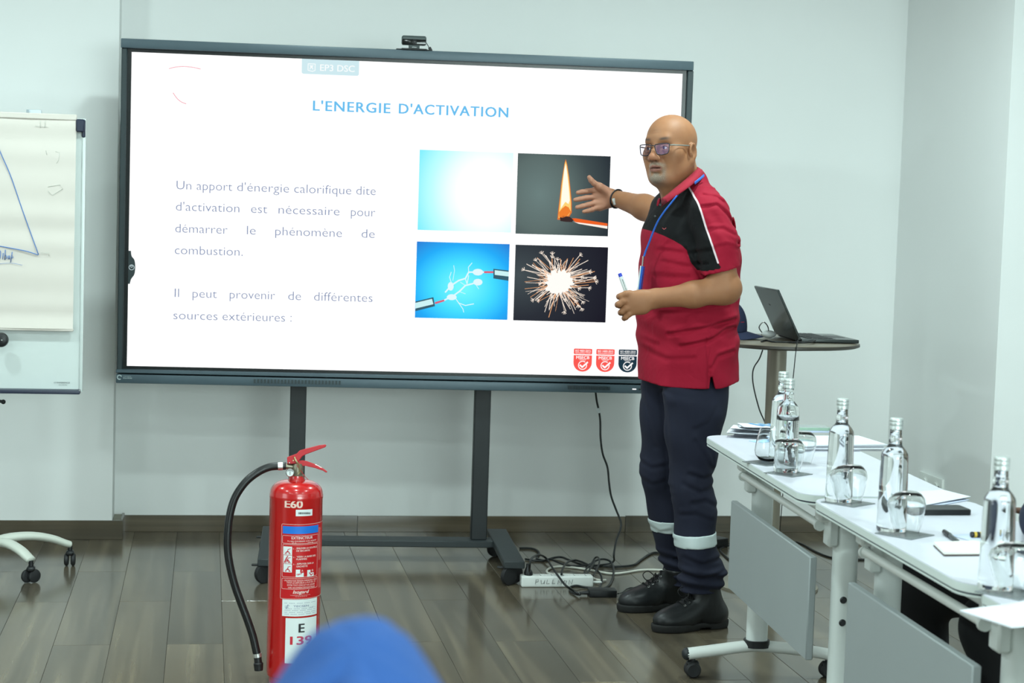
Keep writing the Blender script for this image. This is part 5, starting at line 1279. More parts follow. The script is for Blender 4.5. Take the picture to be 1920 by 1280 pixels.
def cloth_mat(name, red, blk, wht):
    m = bpy.data.materials.new(name); m.use_nodes = True; nt = m.node_tree; b = nt.nodes['Principled BSDF']; N = nt.nodes.new; Lk = nt.links.new
    rgbn = N('ShaderNodeRGB'); rgbn.outputs[0].default_value = red; col = rgbn.outputs[0]
    for at, c in (('black_zone', blk), ('seam', (red[0]*.45, red[1]*.45, red[2]*.45, 1)), ('piping', wht)):
        a = N('ShaderNodeAttribute'); a.attribute_name = at; g = N('ShaderNodeMapRange'); g.inputs[1].default_value = -.0006; g.inputs[2].default_value = .0006; Lk(a.outputs['Fac'], g.inputs[0])
        mx = N('ShaderNodeMix'); mx.data_type = 'RGBA'; Lk(g.outputs[0], mx.inputs[0]); Lk(col, mx.inputs[6]); mx.inputs[7].default_value = c; col = mx.outputs[2]
    Lk(col, b.inputs['Base Color']); b.inputs['Roughness'].default_value = .85; b.inputs['Specular IOR Level'].default_value = .25
    tc = N('ShaderNodeTexCoord'); n = N('ShaderNodeTexNoise'); n.inputs['Scale'].default_value = 9; n.inputs['Detail'].default_value = 3; n.inputs['Distortion'].default_value = .6; Lk(tc.outputs['Object'], n.inputs['Vector'])
    n2 = N('ShaderNodeTexNoise'); n2.inputs['Scale'].default_value = 700; Lk(tc.outputs['Object'], n2.inputs['Vector'])
    bp = N('ShaderNodeBump'); bp.inputs['Strength'].default_value = .6; bp.inputs['Distance'].default_value = .018; Lk(n.outputs['Fac'], bp.inputs['Height'])
    b2 = N('ShaderNodeBump'); b2.inputs['Strength'].default_value = .15; b2.inputs['Distance'].default_value = .001; Lk(n2.outputs['Fac'], b2.inputs['Height']); Lk(bp.outputs[0], b2.inputs['Normal']); Lk(b2.outputs[0], b.inputs['Normal'])
    return m
M_shirt = cloth_mat('polo_cloth', rgb(144, 14, 41), rgb(9, 10, 12), rgb(214, 196, 200))
def sleeve_noise(P):
    d = np.linalg.norm(P-mp(1345, 430, -.21), axis=1); g = np.exp(-(d/.10)**2)
    q = (P-mp(1345, 430, -.21)); s = q@RH; z = q[:, 2]
    return .0032*g*np.sin(95*(z*.9+s*.55)+4*np.sin(14*s))
FOLDS = [([(1380, 600), (1325, 614), (1255, 628)], .0075, .0075), ([(1381, 617), (1362, 619), (1328, 639), (1277, 650)], .0075, .008), ([(1365, 573), (1300, 583), (1240, 590)], .007, .004), ([(1318, 366), (1340, 370), (1358, 382), (1372, 404)], .006, .005),
    ([(1312, 388), (1340, 384), (1360, 402), (1372, 421)], .0055, .0055), ([(1357, 366), (1374, 396), (1380, 432), (1378, 455)], .006, .010), ([(1322, 430), (1350, 428), (1372, 440)], .006, .0035), ([(1333, 462), (1356, 458), (1380, 466)], .006, .003),
    ([(1377, 660), (1345, 668), (1332, 690)], .007, .006), ([(1324, 634), (1327, 698)], .0035, .0045), ([(1240, 470), (1290, 476), (1330, 468)], .008, .0035), ([(1245, 492), (1290, 500), (1318, 492)], .008, .003), ([(1232, 520), (1290, 522)], .010, .003), ([(1210, 660), (1250, 676), (1300, 672)], .009, .0035), ([(1205, 640), (1235, 650)], .008, .003), ([(1286, 466), (1296, 490), (1310, 512), (1318, 530)], .006, .007)]
FOLDS = [([szp(x, y, -.17) for x, y in P_], w_, d_) for P_, w_, d_ in FOLDS]
def shirt_noise(P):
    o = sleeve_noise(P); Q = sz(P); near = sm(-P[:, 1], -(YM+.02), -(YM-.06))
    for P_, w_, d_ in FOLDS:
        lo_ = np.min(P_, 0)-.03; hi_ = np.max(P_, 0)+.03
        if (Q.max(0) < lo_).any() or (Q.min(0) > hi_).any(): continue
        d = np.min([seg_d(Q, P_[i], P_[i+1]) for i in range(len(P_)-1)], 0); d2 = np.min([seg_d(Q-np.array([.002, w_*1.9]), P_[i], P_[i+1]) for i in range(len(P_)-1)], 0)
        o = o+near*(d_*np.exp(-(d/w_)**2)-.6*d_*np.exp(-(d2/w_)**2))
    return o
FEc = atY(1250, 398, -.74)
farcut = Pr(lambda P: np.maximum(-((P-FEc)@fe), np.linalg.norm(P-FEc, axis=1)-.12), FEc, .12, .002, 's')
# side slit at the hem
slit = [Pr(lambda P: np.maximum(np.abs(P@RH-float(mp(1324, 705)@RH)-(zr(705)-P[:, 2])*.12)-.0015-(np.maximum(0, zr(690)-P[:, 2]))*.16, P[:, 2]-zr(696)), mp(1324, 712, -.18), .12, .001, 's')]
botz = zr(722)
hemcut = Pr(lambda P: (zr(719)-.012*sm(P@RH, float(mp(1200, 700)@RH), float(mp(1260, 700)@RH))*0+.020*sm(P@RH, float(mp(1335, 700)@RH), float(mp(1385, 700)@RH))+.010*(1-sm(P@RH, float(mp(1200, 700)@RH), float(mp(1245, 700)@RH))))-P[:, 2], mp(1290, 715), 9, .002, 'i')
sp = shirt+[cutter, armhole, farcut, hemcut]+shirt_neck+slit
sdf_part('polo_shirt', sp, (1.70, -1.42, .80), (2.22, -.68, 1.60), .0042, M_shirt, man, noise=shirt_noise, attrs=dict(black_zone=a_black, piping=a_pipe, seam=lambda V: np.full(len(V), -1.)), label='red polo shirt with black yoke and white piping')
# collar: folded band round the neck
M_col = mat('collar_cloth', rgb(146, 14, 40), .85, bump=.3, bscale=300)
ct = bez([mp(*p) for p in ((1240, 372, -.095), (1250, 365, -.112), (1263, 354, -.118), (1279, 341, -.112), (1293, 329, -.092), (1305, 318, -.055), (1309, 314, -.01), (1303, 318, .045), (1282, 334, .085), (1258, 352, .09), (1244, 364, .06), (1237, 373, .0))], 6)
cb = bez([mp(*p) for p in ((1252, 377, -.150), (1262, 370, -.165), (1275, 361, -.168), (1291, 350, -.160), (1304, 340, -.135), (1316, 330, -.085), (1321, 326, -.01), (1314, 330, .07), (1288, 345, .13), (1254, 362, .13), (1236, 372, .09), (1231, 384, .0))], 6)
V = []; Fc = []
for i, (p, q) in enumerate(zip(ct, cb)):
    d = nrm((q-p)*np.array([1, 1, 0])); m_ = (p+q)/2+d*.003+np.array([0, 0, .004])
    V += [p-np.array([0, 0, .03]), p, m_, q, q-np.array([0, 0, .004])-d*.002]
    if i:
        for k in range(5): a_ = (i-1)*5+k; b_2 = (i-1)*5+(k+1) % 5; Fc.append((a_, b_2, b_2+5, a_+5))
n_ = len(ct); Fc += [(0, 1, 2, 3, 4), tuple(range(5*n_-1, 5*n_-6, -1))]
part('collar', MB().faces(V, Fc), M_col, man, smooth=True, label='red turned-down shirt collar')
for px, py in ((1238, 384), (1228, 405)):
    part('button', MB().lathe([(0, .0018), (.004, .0018), (.005, 0)], mp(px, py, -.10 if py < 400 else -.075)+LB*.0, 14, Matrix.Rotation(math.pi/2, 3, 'X')), M_black, man)
mk = MB(); stroke_on(mk, lambda a, b: mp(a, b, -.1755), [(1242, 427), (1245, 430), (1249, 427)], .9); part('chest_emblem', mk, M_redp, man)

# ---- trousers
M_tr = mat('navy_trouser_cloth', rgb(17, 21, 41), .85, noise=.08, nscale=6, bump=.8, bscale=11)
nearleg = [(690, 1258, 1366, .072, -.070), (712, 1252, 1368, .078, -.076), (735, 1245, 1367, .092, -.088), (770, 1245, 1359, .100, -.095), (810, 1248, 1351, .095, -.10), (850, 1253, 1343, .09, -.105), (885, 1257, 1336, .083, -.11), (920, 1259, 1335, .080, -.115), (960, 1261, 1341, .078, -.12), (1000, 1266, 1343, .074, -.125), (1030, 1271, 1344, .070, -.13), (1052, 1274, 1350, .070, -.13), (1068, 1275, 1357, .074, -.13), (1085, 1275, 1356, .070, -.13), (1108, 1279, 1350, .060, -.13)]
farleg = [(690, 1212, 1296, .075, .075), (712, 1206, 1298, .080, .08), (735, 1202, 1300, .095, .09), (800, 1203, 1300, .095, .10), (850, 1203, 1292, .088, .11), (900, 1204, 1286, .08, .12), (940, 1210, 1282, .078, .125), (975, 1219, 1278, .074, .13), (1005, 1226, 1278, .070, .135), (1035, 1232, 1282, .068, .14), (1055, 1238, 1286, .068, .14), (1078, 1247, 1292, .060, .14), (1095, 1252, 1296, .055, .14)]
def ank(P, u, v):
    z = P[:, 2]; s = P@RH
    return .006*np.sin(150*(z+.12*s))*sm(-z, -zr(1030), -zr(1062))+.003*np.sin(38*(z+.5*s)+5*u)+.0045*np.sin(22*z+40*u)*sm(-z, -zr(800), -zr(950))
LFN = nrm((-.93, -.37, 0)); LFF = nrm((-.97, -.24, 0))
RN, RF = rows(nearleg), rows(farleg)
trs = [zloft(*RN, LFN, .01, mod=ank, ex=2.1), zloft(*RF, LFF, .025, mod=ank, ex=2.1), ell(mp(1290, 700), (.125, .140, .08), [FB, LB, (0, 0, 1)], .03)]
TF = [([(1243, 745), (1252, 800), (1256, 860), (1259, 930)], .007, .006), ([(1300, 822), (1318, 850), (1334, 880)], .008, .006), ([(1345, 812), (1332, 845), (1336, 876)], .007, .006), ([(1290, 885), (1315, 893), (1338, 888)], .008, .006), ([(1280, 905), (1310, 918), (1342, 906)], .008, .005),
    ([(1295, 938), (1320, 934), (1343, 948)], .008, .005), ([(1275, 962), (1300, 958), (1330, 970)], .008, .004), ([(1250, 735), (1290, 742), (1330, 734)], .010, .004), ([(1262, 760), (1272, 830), (1280, 900)], .010, .004), ([(1340, 760), (1322, 790), (1300, 800)], .009, .004), ([(1280, 1040), (1312, 1050), (1350, 1042)], .007, .005), ([(1276, 1070), (1310, 1078), (1352, 1066)], .006, .007),
    ([(1208, 745), (1222, 780), (1236, 850)], .008, .006), ([(1205, 880), (1228, 892), (1252, 886)], .008, .005), ([(1207, 915), (1230, 925), (1256, 915)], .008, .004), ([(1226, 1010), (1245, 1018), (1264, 1012)], .006, .004)]
TF = [([szp(x, y, -.12) for x, y in P_], w_, d_) for P_, w_, d_ in TF]
def tr_noise(P):
    Q = sz(P); o = np.zeros(len(P))
    for P_, w_, d_ in TF:
        if (Q.max(0) < np.min(P_, 0)-.03).any() or (Q.min(0) > np.max(P_, 0)+.03).any(): continue
        d = np.min([seg_d(Q, P_[i], P_[i+1]) for i in range(len(P_)-1)], 0); d2 = np.min([seg_d(Q-np.array([.003, w_*2]), P_[i], P_[i+1]) for i in range(len(P_)-1)], 0)
        o = o+(d_*np.exp(-(d/w_)**2)-.7*d_*np.exp(-(d2/(w_*1.2))**2))
    return o*.62
sdf_part('trousers', trs, (1.74, -1.34, .05), (2.22, -.80, .99), .005, M_tr, man, noise=tr_noise)
M_ref = mat('reflective_tape', rgb(196, 208, 208), .4, .15, noise=.03, nscale=30)
def band(rws, fw, p0, p1, p2, p3, dy):
    """p0,p1 top edge left/right px; p2,p3 bottom edge"""
    A, B_, C_, D_ = [mp(x, y, dy) for x, y in (p0, p1, p2, p3)]
    def pl(a, b, sgn):
        t = nrm(b-a); n = nrm(np.cross(t, (0, 1., 0))); n = n if n[2] > 0 else -n; n = n-0.0; return Pr(lambda P, a=a, n=n, s=sgn: s*((P-a)@n), a, 9, .0008, 'i')
    return [zloft(*rws, fw, .01, mod=ank, off=.0034, ex=2.1), pl(A, B_, 1), pl(C_, D_, -1)]
sdf_part('reflective_band', band(RN, LFN, (1268, 1004), (1344, 997), (1272, 1027), (1346, 1021), -.15), (1.90, -1.33, .20), (2.16, -1.06, .36), .004, M_ref, man, noise=tr_noise, label='silver reflective band on the nearer trouser leg')
sdf_part('reflective_band', band(RF, LFF, (1221, 975), (1270, 972), (1224, 998), (1272, 993), .12), (1.80, -1.10, .22), (2.08, -.78, .42), .004, M_ref, man, noise=tr_noise, label='silver reflective band on the farther trouser leg')

# ---- boots
M_boot = mat('black_boot_leather', rgb(24, 26, 28), .36, noise=.15, nscale=30, bump=.35, bscale=60); M_sole = mat('boot_sole', rgb(26, 26, 26), .7, noise=.1, nscale=40); M_lace = mat('black_lace', rgb(20, 20, 21), .8); M_eyl = mat('eyelet', rgb(170, 172, 170), .25, 1.)
def boot(lbl, heel, toe, shaft_top):
    hx = np.array([heel[0], heel[1], 0]); d = np.array([toe[0]-heel[0], toe[1]-heel[1], 0]); L = np.linalg.norm(d); d = d/L; n = np.array([-d[1], d[0], 0]); ax = [d, n, (0, 0, 1)]
    b = bpy.data.objects.new('boot', None); COL.objects.link(b); b.parent = man; b.location = Vector(hx)-man.location; b['label'] = lbl
    q = lambda x, y, z: hx+d*x*L+n*y+np.array([0, 0, z])
    st = np.array(shaft_top); lo = np.minimum(q(0, 0, 0), q(1, 0, 0))-.08; hi = np.maximum(q(0, 0, 0), q(1, 0, 0))+.08; lo[2] = -.002; hi[2] = st[2]+.02
    outl = lambda g: [ell(q(.73, 0, .02), (.27*L+g, .050+g, .06), ax, .02), ell(q(.20, 0, .02), (.20*L+g, .036+g, .06), ax, .02), cap(q(.22, 0, .02), q(.62, 0, .02), .034+g, .040+g, .02)]
    sole = outl(.0012)+[plane(q(0, 0, .028), (0, 0, 1), .002), plane(q(0, 0, .0), (0, 0, -1), .002), Pr(lambda P: np.maximum(np.abs((P-q(.36, 0, 0))@d)-.022, P[:, 2]-.009), q(.36, 0, 0), .1, .003, 's')]
    up = [ell(q(.76, 0, .038), (.225*L, .046, .040), ax, .02), cap(q(.55, 0, .045), q(.36, 0, .095), .042, .040, .04), cap(q(.70, 0, .040), q(.50, 0, .065), .040, .042, .03), ell(q(.18, 0, .045), (.17*L, .034, .045), ax, .03), cap(q(.22, 0, .05), q(.28, 0, .05), .036, .04, .03), cap(q(.24, 0, .06), st, .044, .050, .04), plane(q(0, 0, .022), (0, 0, -1), .003), plane(st, (0, 0, 1), .004)]
    def bsd(n_, pr, h, m):
        o = sdf_part(n_, pr, lo, hi, h, m, None); o.parent = b; o.data.transform(Matrix.Translation(-Vector(hx))); return o
    bsd('sole', sole, .004, M_sole); bsd('upper', up, .0038, M_boot)
    # laces and eyelets on the camera side and over the instep
    def loc(p): return Vector(p)-Vector(hx)
    side = -1 if n[1] > 0 else 1
    F = lambda P: fld(up, np.array([P]))[0]
    def surf(x, z, ang):
        """walk out from the boot axis to its surface at angle ang (0 = top, +-90 sides)"""
        c = q(x, 0, z); dr = np.array([0, 0, math.cos(ang)])+n*side*math.sin(ang)+d*.55*math.cos(ang); dr = dr/np.linalg.norm(dr); t = 0
        for _ in range(60):
            if F(c+dr*t) > -.0002: break
            t += .0015
        return c+dr*(t+.001)
    prev = None
    for k, (x, z) in enumerate(((.56, .05), (.51, .062), (.46, .075), (.41, .09), (.37, .108), (.34, .125))):
        e1 = surf(x, z, .62); e2 = surf(x, z, -.62); e0 = surf(x+.02, z+.0, 0)
        nn = nrm(e1-q(x, 0, z))
        o = part('eyelet', MB().lathe([(.0022, 0), (.0042, 0), (.0042, .0016), (.0022, .0016)], loc(e1), 12, Vector(nn).to_track_quat('Z', 'Y').to_matrix(), cap=False), M_eyl, b, world=False)
        if k < 5:
            part('lace', MB().tube([loc(e1+nn*.001), loc(e0+np.array([0, 0, .004])), loc(e2)], .0021, 6), M_lace, b, world=False, smooth=True)
            if prev is not None: part('lace', MB().tube([loc(prev), loc((prev+e2)/2+np.array([0, 0, .012])), loc(e2)], .0021, 6), M_lace, b, world=False, smooth=True)
            prev = e1
    tp = surf(.44, .085, 0)
    part('lace_bow', MB().tube([loc(p) for p in bez([tp, tp+d*.03+np.array([0, 0, .022]), tp+d*.055+np.array([0, 0, .012])+n*side*.01, tp+d*.04-np.array([0, 0, .008])+n*side*.015, tp+n*side*.004], 6)], .0018, 6)
         .tube([loc(p) for p in bez([tp, tp+d*.01+n*side*.02+np.array([0, 0, .018]), tp+d*.035+n*side*.045+np.array([0, 0, -.002]), tp+d*.02+n*side*.035-np.array([0, 0, .015]), tp+n*side*.006], 6)], .0018, 6), M_lace, b, world=False, smooth=True)
    return b
hN, tN = atZ(1364, 1163, .02), atZ(1223, 1178, .012); hF, tF = atZ(1296, 1128, .02), atZ(1158, 1140, .012)
boot('black lace-up leather boot nearer the camera', hN, tN, mp(1322, 1086, -.14))
boot('black lace-up leather boot farther from the camera', hF, tF, mp(1272, 1066, .13))

# ---- lanyard, badge, bracelet
M_lan = mat('blue_lanyard', rgb(52, 108, 205), .5)
part('lanyard', MB().tube(bez([mp(1272, 364, -.150), mp(1266, 371, -.176), mp(1258, 381, -.178), mp(1246, 396, -.168), mp(1234, 414, -.15), mp(1225, 434, -.125), mp(1217, 455, -.10), mp(1211, 470, -.085), mp(1207, 482, -.075)], 5), .0042, 8, flat=(1., .3)), M_lan, man, smooth=True, label='bright blue neck lanyard')
part('lanyard_back', MB().tube([mp(1320, 329, -.085), mp(1312, 336, -.115), mp(1303, 343, -.15)], .0055, 8, flat=(1., .3)), M_lan, man, smooth=True)
part('lanyard_clip', MB().tube([mp(1206.5, 480, -.08), mp(1205, 498, -.08)], .0035, 8), M_chrome, man)
part('badge', MB().box(mp(1202.5, 521, -.085), (.010, .055, .080), rot=Matrix.Rotation(.09, 3, 'Y') @ Matrix.Rotation(-.35, 3, 'Z'), bev=.001), mat('blue_badge', rgb(30, 92, 190), .35), man, label='blue identity badge seen edge-on')
part('badge_sleeve', MB().box(mp(1200.2, 521, -.09), (.004, .057, .084), rot=Matrix.Rotation(.09, 3, 'Y') @ Matrix.Rotation(-.35, 3, 'Z')), mat('badge_clear', rgb(190, 205, 210), .2), man)
bd = nrm(WRf-ELf); bc = atY(1156, 372.5, -.408); bx = nrm(np.cross(bd, (0, 0, 1))); bz = np.cross(bx, bd)
part('bracelet', MB().tube([bc+bx*.0325*math.cos(a)+bz*.0345*math.sin(a) for a in np.linspace(0, 2*math.pi, 29)[:-1]], .0055, 8, closed=True, flat=(1.0, .55)), mat('black_bracelet', rgb(34, 34, 40), .5), man, smooth=True, label='dark bracelet on the raised wrist')
a_ = -1.9
part('bracelet_clasp', MB().box(atY(1151.5, 378, -.408-.037), (.012, .006, .026), rot=Matrix.Rotation(-.25, 3, 'Y'), bev=.002), M_alu, man)

# ---- the marker in his left hand (held, so a thing of its own)
mA, mB = atY(1161.5, 512, YM-.175), atY(1176, 552, YM-.175); md = nrm(mB-mA)
t = thing('marker_pen', 'white marker pen with a blue end held in the left hand of the man', 'marker pen', mA)
M_mkw = mat('marker_barrel', rgb(214, 220, 220), .35); M_mkb = mat('marker_blue', rgb(48, 70, 190), .4)
Rm = Vector(md).to_track_quat('Z', 'Y').to_matrix()
part('end_plug', MB().lathe([(0, 0), (.0062, .001), (.0066, .012), (0, .012)], mA, 18, Rm), M_mkb, t)
part('barrel', MB().lathe([(0, .012), (.0072, .012), (.0074, .095), (.006, .10), (0, .10)], mA, 18, Rm), M_mkw, t)
part('cap', MB().lathe([(0, .10), (.0078, .10), (.0078, .135), (.005, .14), (0, .14)], mA, 18, Rm), M_mkb, t)
mk = MB(); sd = np.cross(md, (0, -1, 0.)); text_on(mk, 'whiteboard marker', lambda a, b: mA+md*(.02+a)+np.array([0, -.0077, 0])+sd*(b-.002), 0, 0, w=.05, h=.0035, bold=.02); part('print', mk, M_ink, t)
# ---------------------------------------------------------------- bottles, upturned glasses, coasters
def glass_mat(name, col, ior=1.45, rough=0.):
    return mat(name, col, rough, 0, .5, 1., ior)
M_glass = glass_mat('clear_glass', (.97, .99, .985, 1)); M_water = glass_mat('water', (.985, .995, 1, 1), 1.33)
M_cap2 = mat('bottle_cap', rgb(196, 203, 200), .35, .6)
def make_bottle(level=1., dots=False):
    t = bpy.data.objects.new('water_bottle', None); COL.objects.link(t)
    prof = [(0, .004), (.022, .004), (.026, .001), (.031, .001), (.0335, .005), (.0335, .012), (.0325, .06), (.0315, .12), (.0305, .158), (.0302, .170), (.0292, .177), (.0235, .186), (.0170, .1935), (.0150, .197), (.0145, .210), (.0150, .212), (.0150, .214), (.0135, .216), (.0130, .236), (.0130, .240), (0, .240)]
    part('glass_body', MB().lathe(prof, (0, 0, 0), 40), M_glass, t, world=False)
    if level < 1:
        r = .0295; pi = [(0, .012), (.026, .012), (r, .018), (r*.985, .10), (r*.96, level*.2), (0, level*.2)]
        # air space above the water line: an inner surface facing inward
        top = [(0, level*.2), (.0275, level*.2), (.0265, .160), (.024, .176), (.013, .193), (.0115, .215), (.0115, .236), (0, .236)]
        mb = MB().lathe(top, (0, 0, 0), 32); me = mb.mesh('air_space'); me.flip_normals(); o = link('air_space', me, M_glass, t, True)
    c = part('cap', MB().lathe([(0, .2445+.012), (.0135, .2445+.012), (.0150, .2445+.010), (.0152, .250), (.0146, .2485), (.0152, .247), (.0152, .241), (.0146, .2395), (.0152, .238), (.0152, .232), (.0140, .231), (0, .231)], (0, 0, 0), 36), M_cap2, t, world=False)
    if dots:
        for k in range(16): part('glass_bead', MB().sphere((.0315*math.cos(-.9), .0315*math.sin(-.9), .05+k*.0065), .0016, 8, 6), M_glass, t, world=False)
    return t
def make_tumbler():
    t = bpy.data.objects.new('drinking_glass', None); COL.objects.link(t)
    outer = [(.0285, 0), (.0345, .022), (.0390, .046), (.0410, .062), (.0385, .075), (.0300, .086), (.0230, .090), (0, .090)]
    inner = [(0, .0855), (.022, .0850), (.0290, .0825), (.0368, .0735), (.0395, .0615), (.0376, .046), (.0332, .022), (.0274, 0)]
    part('glass_wall', MB().lathe(outer+inner+[outer[0]], (0, 0, 0), 40, cap=False), M_glass, t, world=False)
    return t
M_coast = mat('coaster_dark', rgb(112, 118, 120), .3, noise=.1, nscale=90)
def tt(px, py, dz=0.): p = atZ(px, py, TZ); return (float(p[0]), float(p[1]), TZ+dz)
COTH = .0022
def coaster(px, py, lbl, rz):
    p = tt(px, py); t = thing('coaster', lbl, 'coaster', p, rz, 'dark square coasters under the glasses')
    part('card', MB().box((0, 0, .001), (.095, .095, .002), bev=.0006), M_coast, t, world=False)
    part('printed_border', MB().box((0, 0, .0021), (.083, .083, .0003)), M_black if False else mat('coaster_print', rgb(92, 97, 100), .25) if 'coaster_print' not in bpy.data.materials else bpy.data.materials['coaster_print'], t, world=False)
    return p
BG, GG = 'glass water bottles on the white tables', 'stemless glasses standing on the white tables'
bp_ = [((1473, 885), 'part-filled glass water bottle on the far table, left of the paper pile', .72), ((1572, 941), 'second water bottle from the far end, standing beside the white folders', 1.), ((1671, 996), 'water bottle on the middle table with the black phone behind it', 1.), ((1866, 1105), 'nearest and largest water bottle, at the right edge of the picture', 1.)]
B1 = make_bottle(.72, True); B2 = make_bottle(1.)
for i, ((px, py), lbl, lv) in enumerate(bp_):
    b = B1 if i == 0 else (B2 if i == 1 else copy_tree(B2)); p = tt(px, py); b.location = (p[0], p[1], TZ+.0001); tag(b, lbl, 'bottle', BG)
    b.rotation_euler = (0, 0, i*.7)
# a second bottle stands right behind the first
b = copy_tree(B2); p = tt(1470, 868); b.location = (p[0], p[1]+.035, TZ+.0001); tag(b, 'water bottle almost hidden right behind the part-filled one', 'bottle', BG); b.rotation_euler = (0, 0, 2)
for (px, py), lbl, rz in (((1436, 868), 'coaster under the upright glass at the far table end', .5), ((1478, 888), 'coaster under the upturned glass in front of the part-filled bottle', .62), ((1590, 943), 'coaster under the upturned glass beside the second bottle', .62), ((1696, 1002), 'coaster under the upturned glass on the middle table', .62), ((1893, 1112), 'coaster under the upturned glass at the right edge of the picture', .62)):
    coaster(px, py, lbl, rz)
G0 = make_tumbler()
gp_ = [((1479, 886), 'upturned glass in front of the part-filled bottle'), ((1593, 941), 'upturned glass beside the second bottle from the far end'), ((1699, 998), 'upturned glass on the middle table near the black phone'), ((1898, 1106), 'upturned glass at the right edge of the picture'), ((1502, 868), 'upturned glass just behind and right of the part-filled bottle')]
for i, ((px, py), lbl) in enumerate(gp_):
    g = G0 if i == 0 else copy_tree(G0); p = tt(px, py); g.location = (p[0], p[1], TZ+(COTH+.0003 if i < 4 else .0001)); tag(g, lbl, 'glass', GG)
g = copy_tree(G0); p = tt(1441, 866); g.location = (p[0], p[1], TZ+.0925+COTH); g.rotation_euler = (math.pi, 0, 0); tag(g, 'glass standing upright left of the part-filled bottle, by the papers', 'glass', GG)

# ---------------------------------------------------------------- papers and small things on the tables
M_pblue = mat('paper_blue', rgb(92, 160, 214), .7); M_pshade = mat('paper_edge', rgb(190, 200, 222), .8, noise=.05, nscale=200)
c0 = tt(1412, 818)
lbls = ['lowest folded sheet of the loose paper pile on the far table', 'second sheet from the bottom of the loose paper pile', 'third sheet from the bottom of the loose paper pile', 'sheet in the middle of the loose paper pile, turned to the left', 'sheet in the middle of the loose paper pile, turned to the right', 'sheet below the top three of the loose paper pile', 'third sheet from the top of the loose paper pile', 'second sheet from the top of the loose paper pile', 'top sheet of the loose paper pile, with blue stripes']
for i in range(9):
    t = thing('folded_sheet', lbls[i], 'paper', (c0[0]+random.uniform(-.02, .02)+.002*i, c0[1]+random.uniform(-.018, .018), TZ+.0004+i*.0042), random.uniform(-.35, .35)-.2, 'loose papers at the far end of the tables')
    V = []; Fc = []; nx, ny = 8, 6; sx, sy = .145, .10; ph = random.uniform(0, 6)
    for lay in (0, 1):
        for a in range(nx+1):
            for b2 in range(ny+1):
                x = (a/nx-.5)*sx; y = (b2/ny-.5)*sy
                V.append((x, y, .0003+lay*.0022*(1-a/nx)+.0012*math.sin(a*.6+ph+b2*.3)**2))
    n1 = (nx+1)*(ny+1)
    for lay in (0, 1):
        for a in range(nx):
            for b2 in range(ny): q = lay*n1+a*(ny+1)+b2; Fc.append((q, q+1, q+ny+2, q+ny+1))
    part('sheet', MB().faces(V, Fc), M_paper, t, smooth=True, world=False)
    if i == 8:
        for k in range(3): part('blue_stripe', MB().box((-.02+k*.03, .01, .0042), (.010, .07, .0006), rot=Matrix.Rotation(.5, 3, 'Z')), M_pblue, t, world=False)
# light blue slip sticking out of the pile
p = tt(1428, 828); t = thing('blue_slip', 'pale blue slip of paper sticking out from under the loose pile', 'paper', p, .4); part('slip', MB().box((0, 0, .0008), (.06, .05, .0008)), mat('pale_blue_paper', rgb(168, 205, 232), .8), t, world=False)
# folders with a phone
c1 = tt(1550, 836)
fl4 = ['lowest white folder of the stack behind the bottles', 'second folder from the bottom of the stack behind the bottles', 'third folder from the bottom of the stack, sticking out to the right', 'open top folder of the stack behind the bottles']
for i in range(4):
    t = thing('paper_folder', fl4[i], 'folder', (c1[0]-.01+.008*(i % 2), c1[1]-.012*(i % 2)-.0, TZ+.0003+i*.0052), math.radians(-3+2.5*i), 'white folders on the far table')
    part('cover', MB().box((0, 0, .0024), (.30, .205, .0046), bev=.001), M_paper, t, world=False)
    part('page_edges', MB().box((0, -.0, .0024), (.302, .203, .0026)), M_pshade, t, world=False)
c2 = tt(1508, 822)
t = thing('notebook', 'pale blue bound notebook lying at the back of the folder stack', 'notebook', (c2[0], c2[1]+.02, TZ+.0212), -.02)
part('cover', MB().box((0, 0, .003), (.17, .07, .006), bev=.001), M_pshade, t, world=False)
part('phone', MB(), M_black, t) if False else None
t = thing('mobile_phone', 'silver phone in a pale green case lying on the folder stack', 'phone', (c2[0]+.005, c2[1]+.025, TZ+.0275), -.03)
part('case', MB().prism(rrect(.155, .075, .012, 4), .0085), mat('green_case', rgb(150, 180, 160), .35), t, world=False); part('screen', MB().prism(rrect(.148, .069, .009, 4), .0008, z0=.0085), mat('phone_glass', rgb(180, 188, 188), .15), t, world=False)
# open sheet on the middle table
def flat(name, label, cat, pts, th, m, z=TZ+.0006, lift=None, grp=None, sub='sheet'):
    P = [tt(*q) for q in pts]; c = np.mean(P, 0); t = thing(name, label, cat, (c[0], c[1], z), 0, grp); n = len(P)
    L_ = lift or [0]*n
    V = [(q[0]-c[0], q[1]-c[1], l) for q, l in zip(P, L_)]; V += [(x, y, l+th) for x, y, l in V]
    part(sub, MB().faces(V, [tuple(range(n))[::-1], tuple(range(n, 2*n))]+[(i, (i+1) % n, n+(i+1) % n, n+i) for i in range(n)]), m, t, smooth=False, world=False); return t
flat('loose_sheet', 'lower white sheet with a pale blue edge on the middle table, behind the bottle', 'paper', [(1702, 930), (1765, 924), (1818, 938), (1742, 952), (1700, 944)], .0012, M_pshade)
flat('loose_sheet', 'upper white sheet lying open on the middle table, behind the bottle', 'paper', [(1700, 925), (1768, 920), (1820, 936), (1738, 949), (1702, 942)], .0012, M_paper, z=TZ+.0022, lift=[0, 0, .004, .001, 0])
pb = [tt(1727, 960), tt(1784, 962)]; c = np.mean(pb, 0)
t = thing('black_phone', 'black phone lying face down on the middle table', 'phone', (c[0], c[1]-.0, TZ), .02)
part('body', MB().prism(rrect(.150, .074, .010, 4), .012), M_black, t, world=False); part('back_cover', MB().prism(rrect(.146, .070, .009, 4), .0015, z0=.012), mat('phone_back', rgb(46, 50, 52), .5), t, world=False)
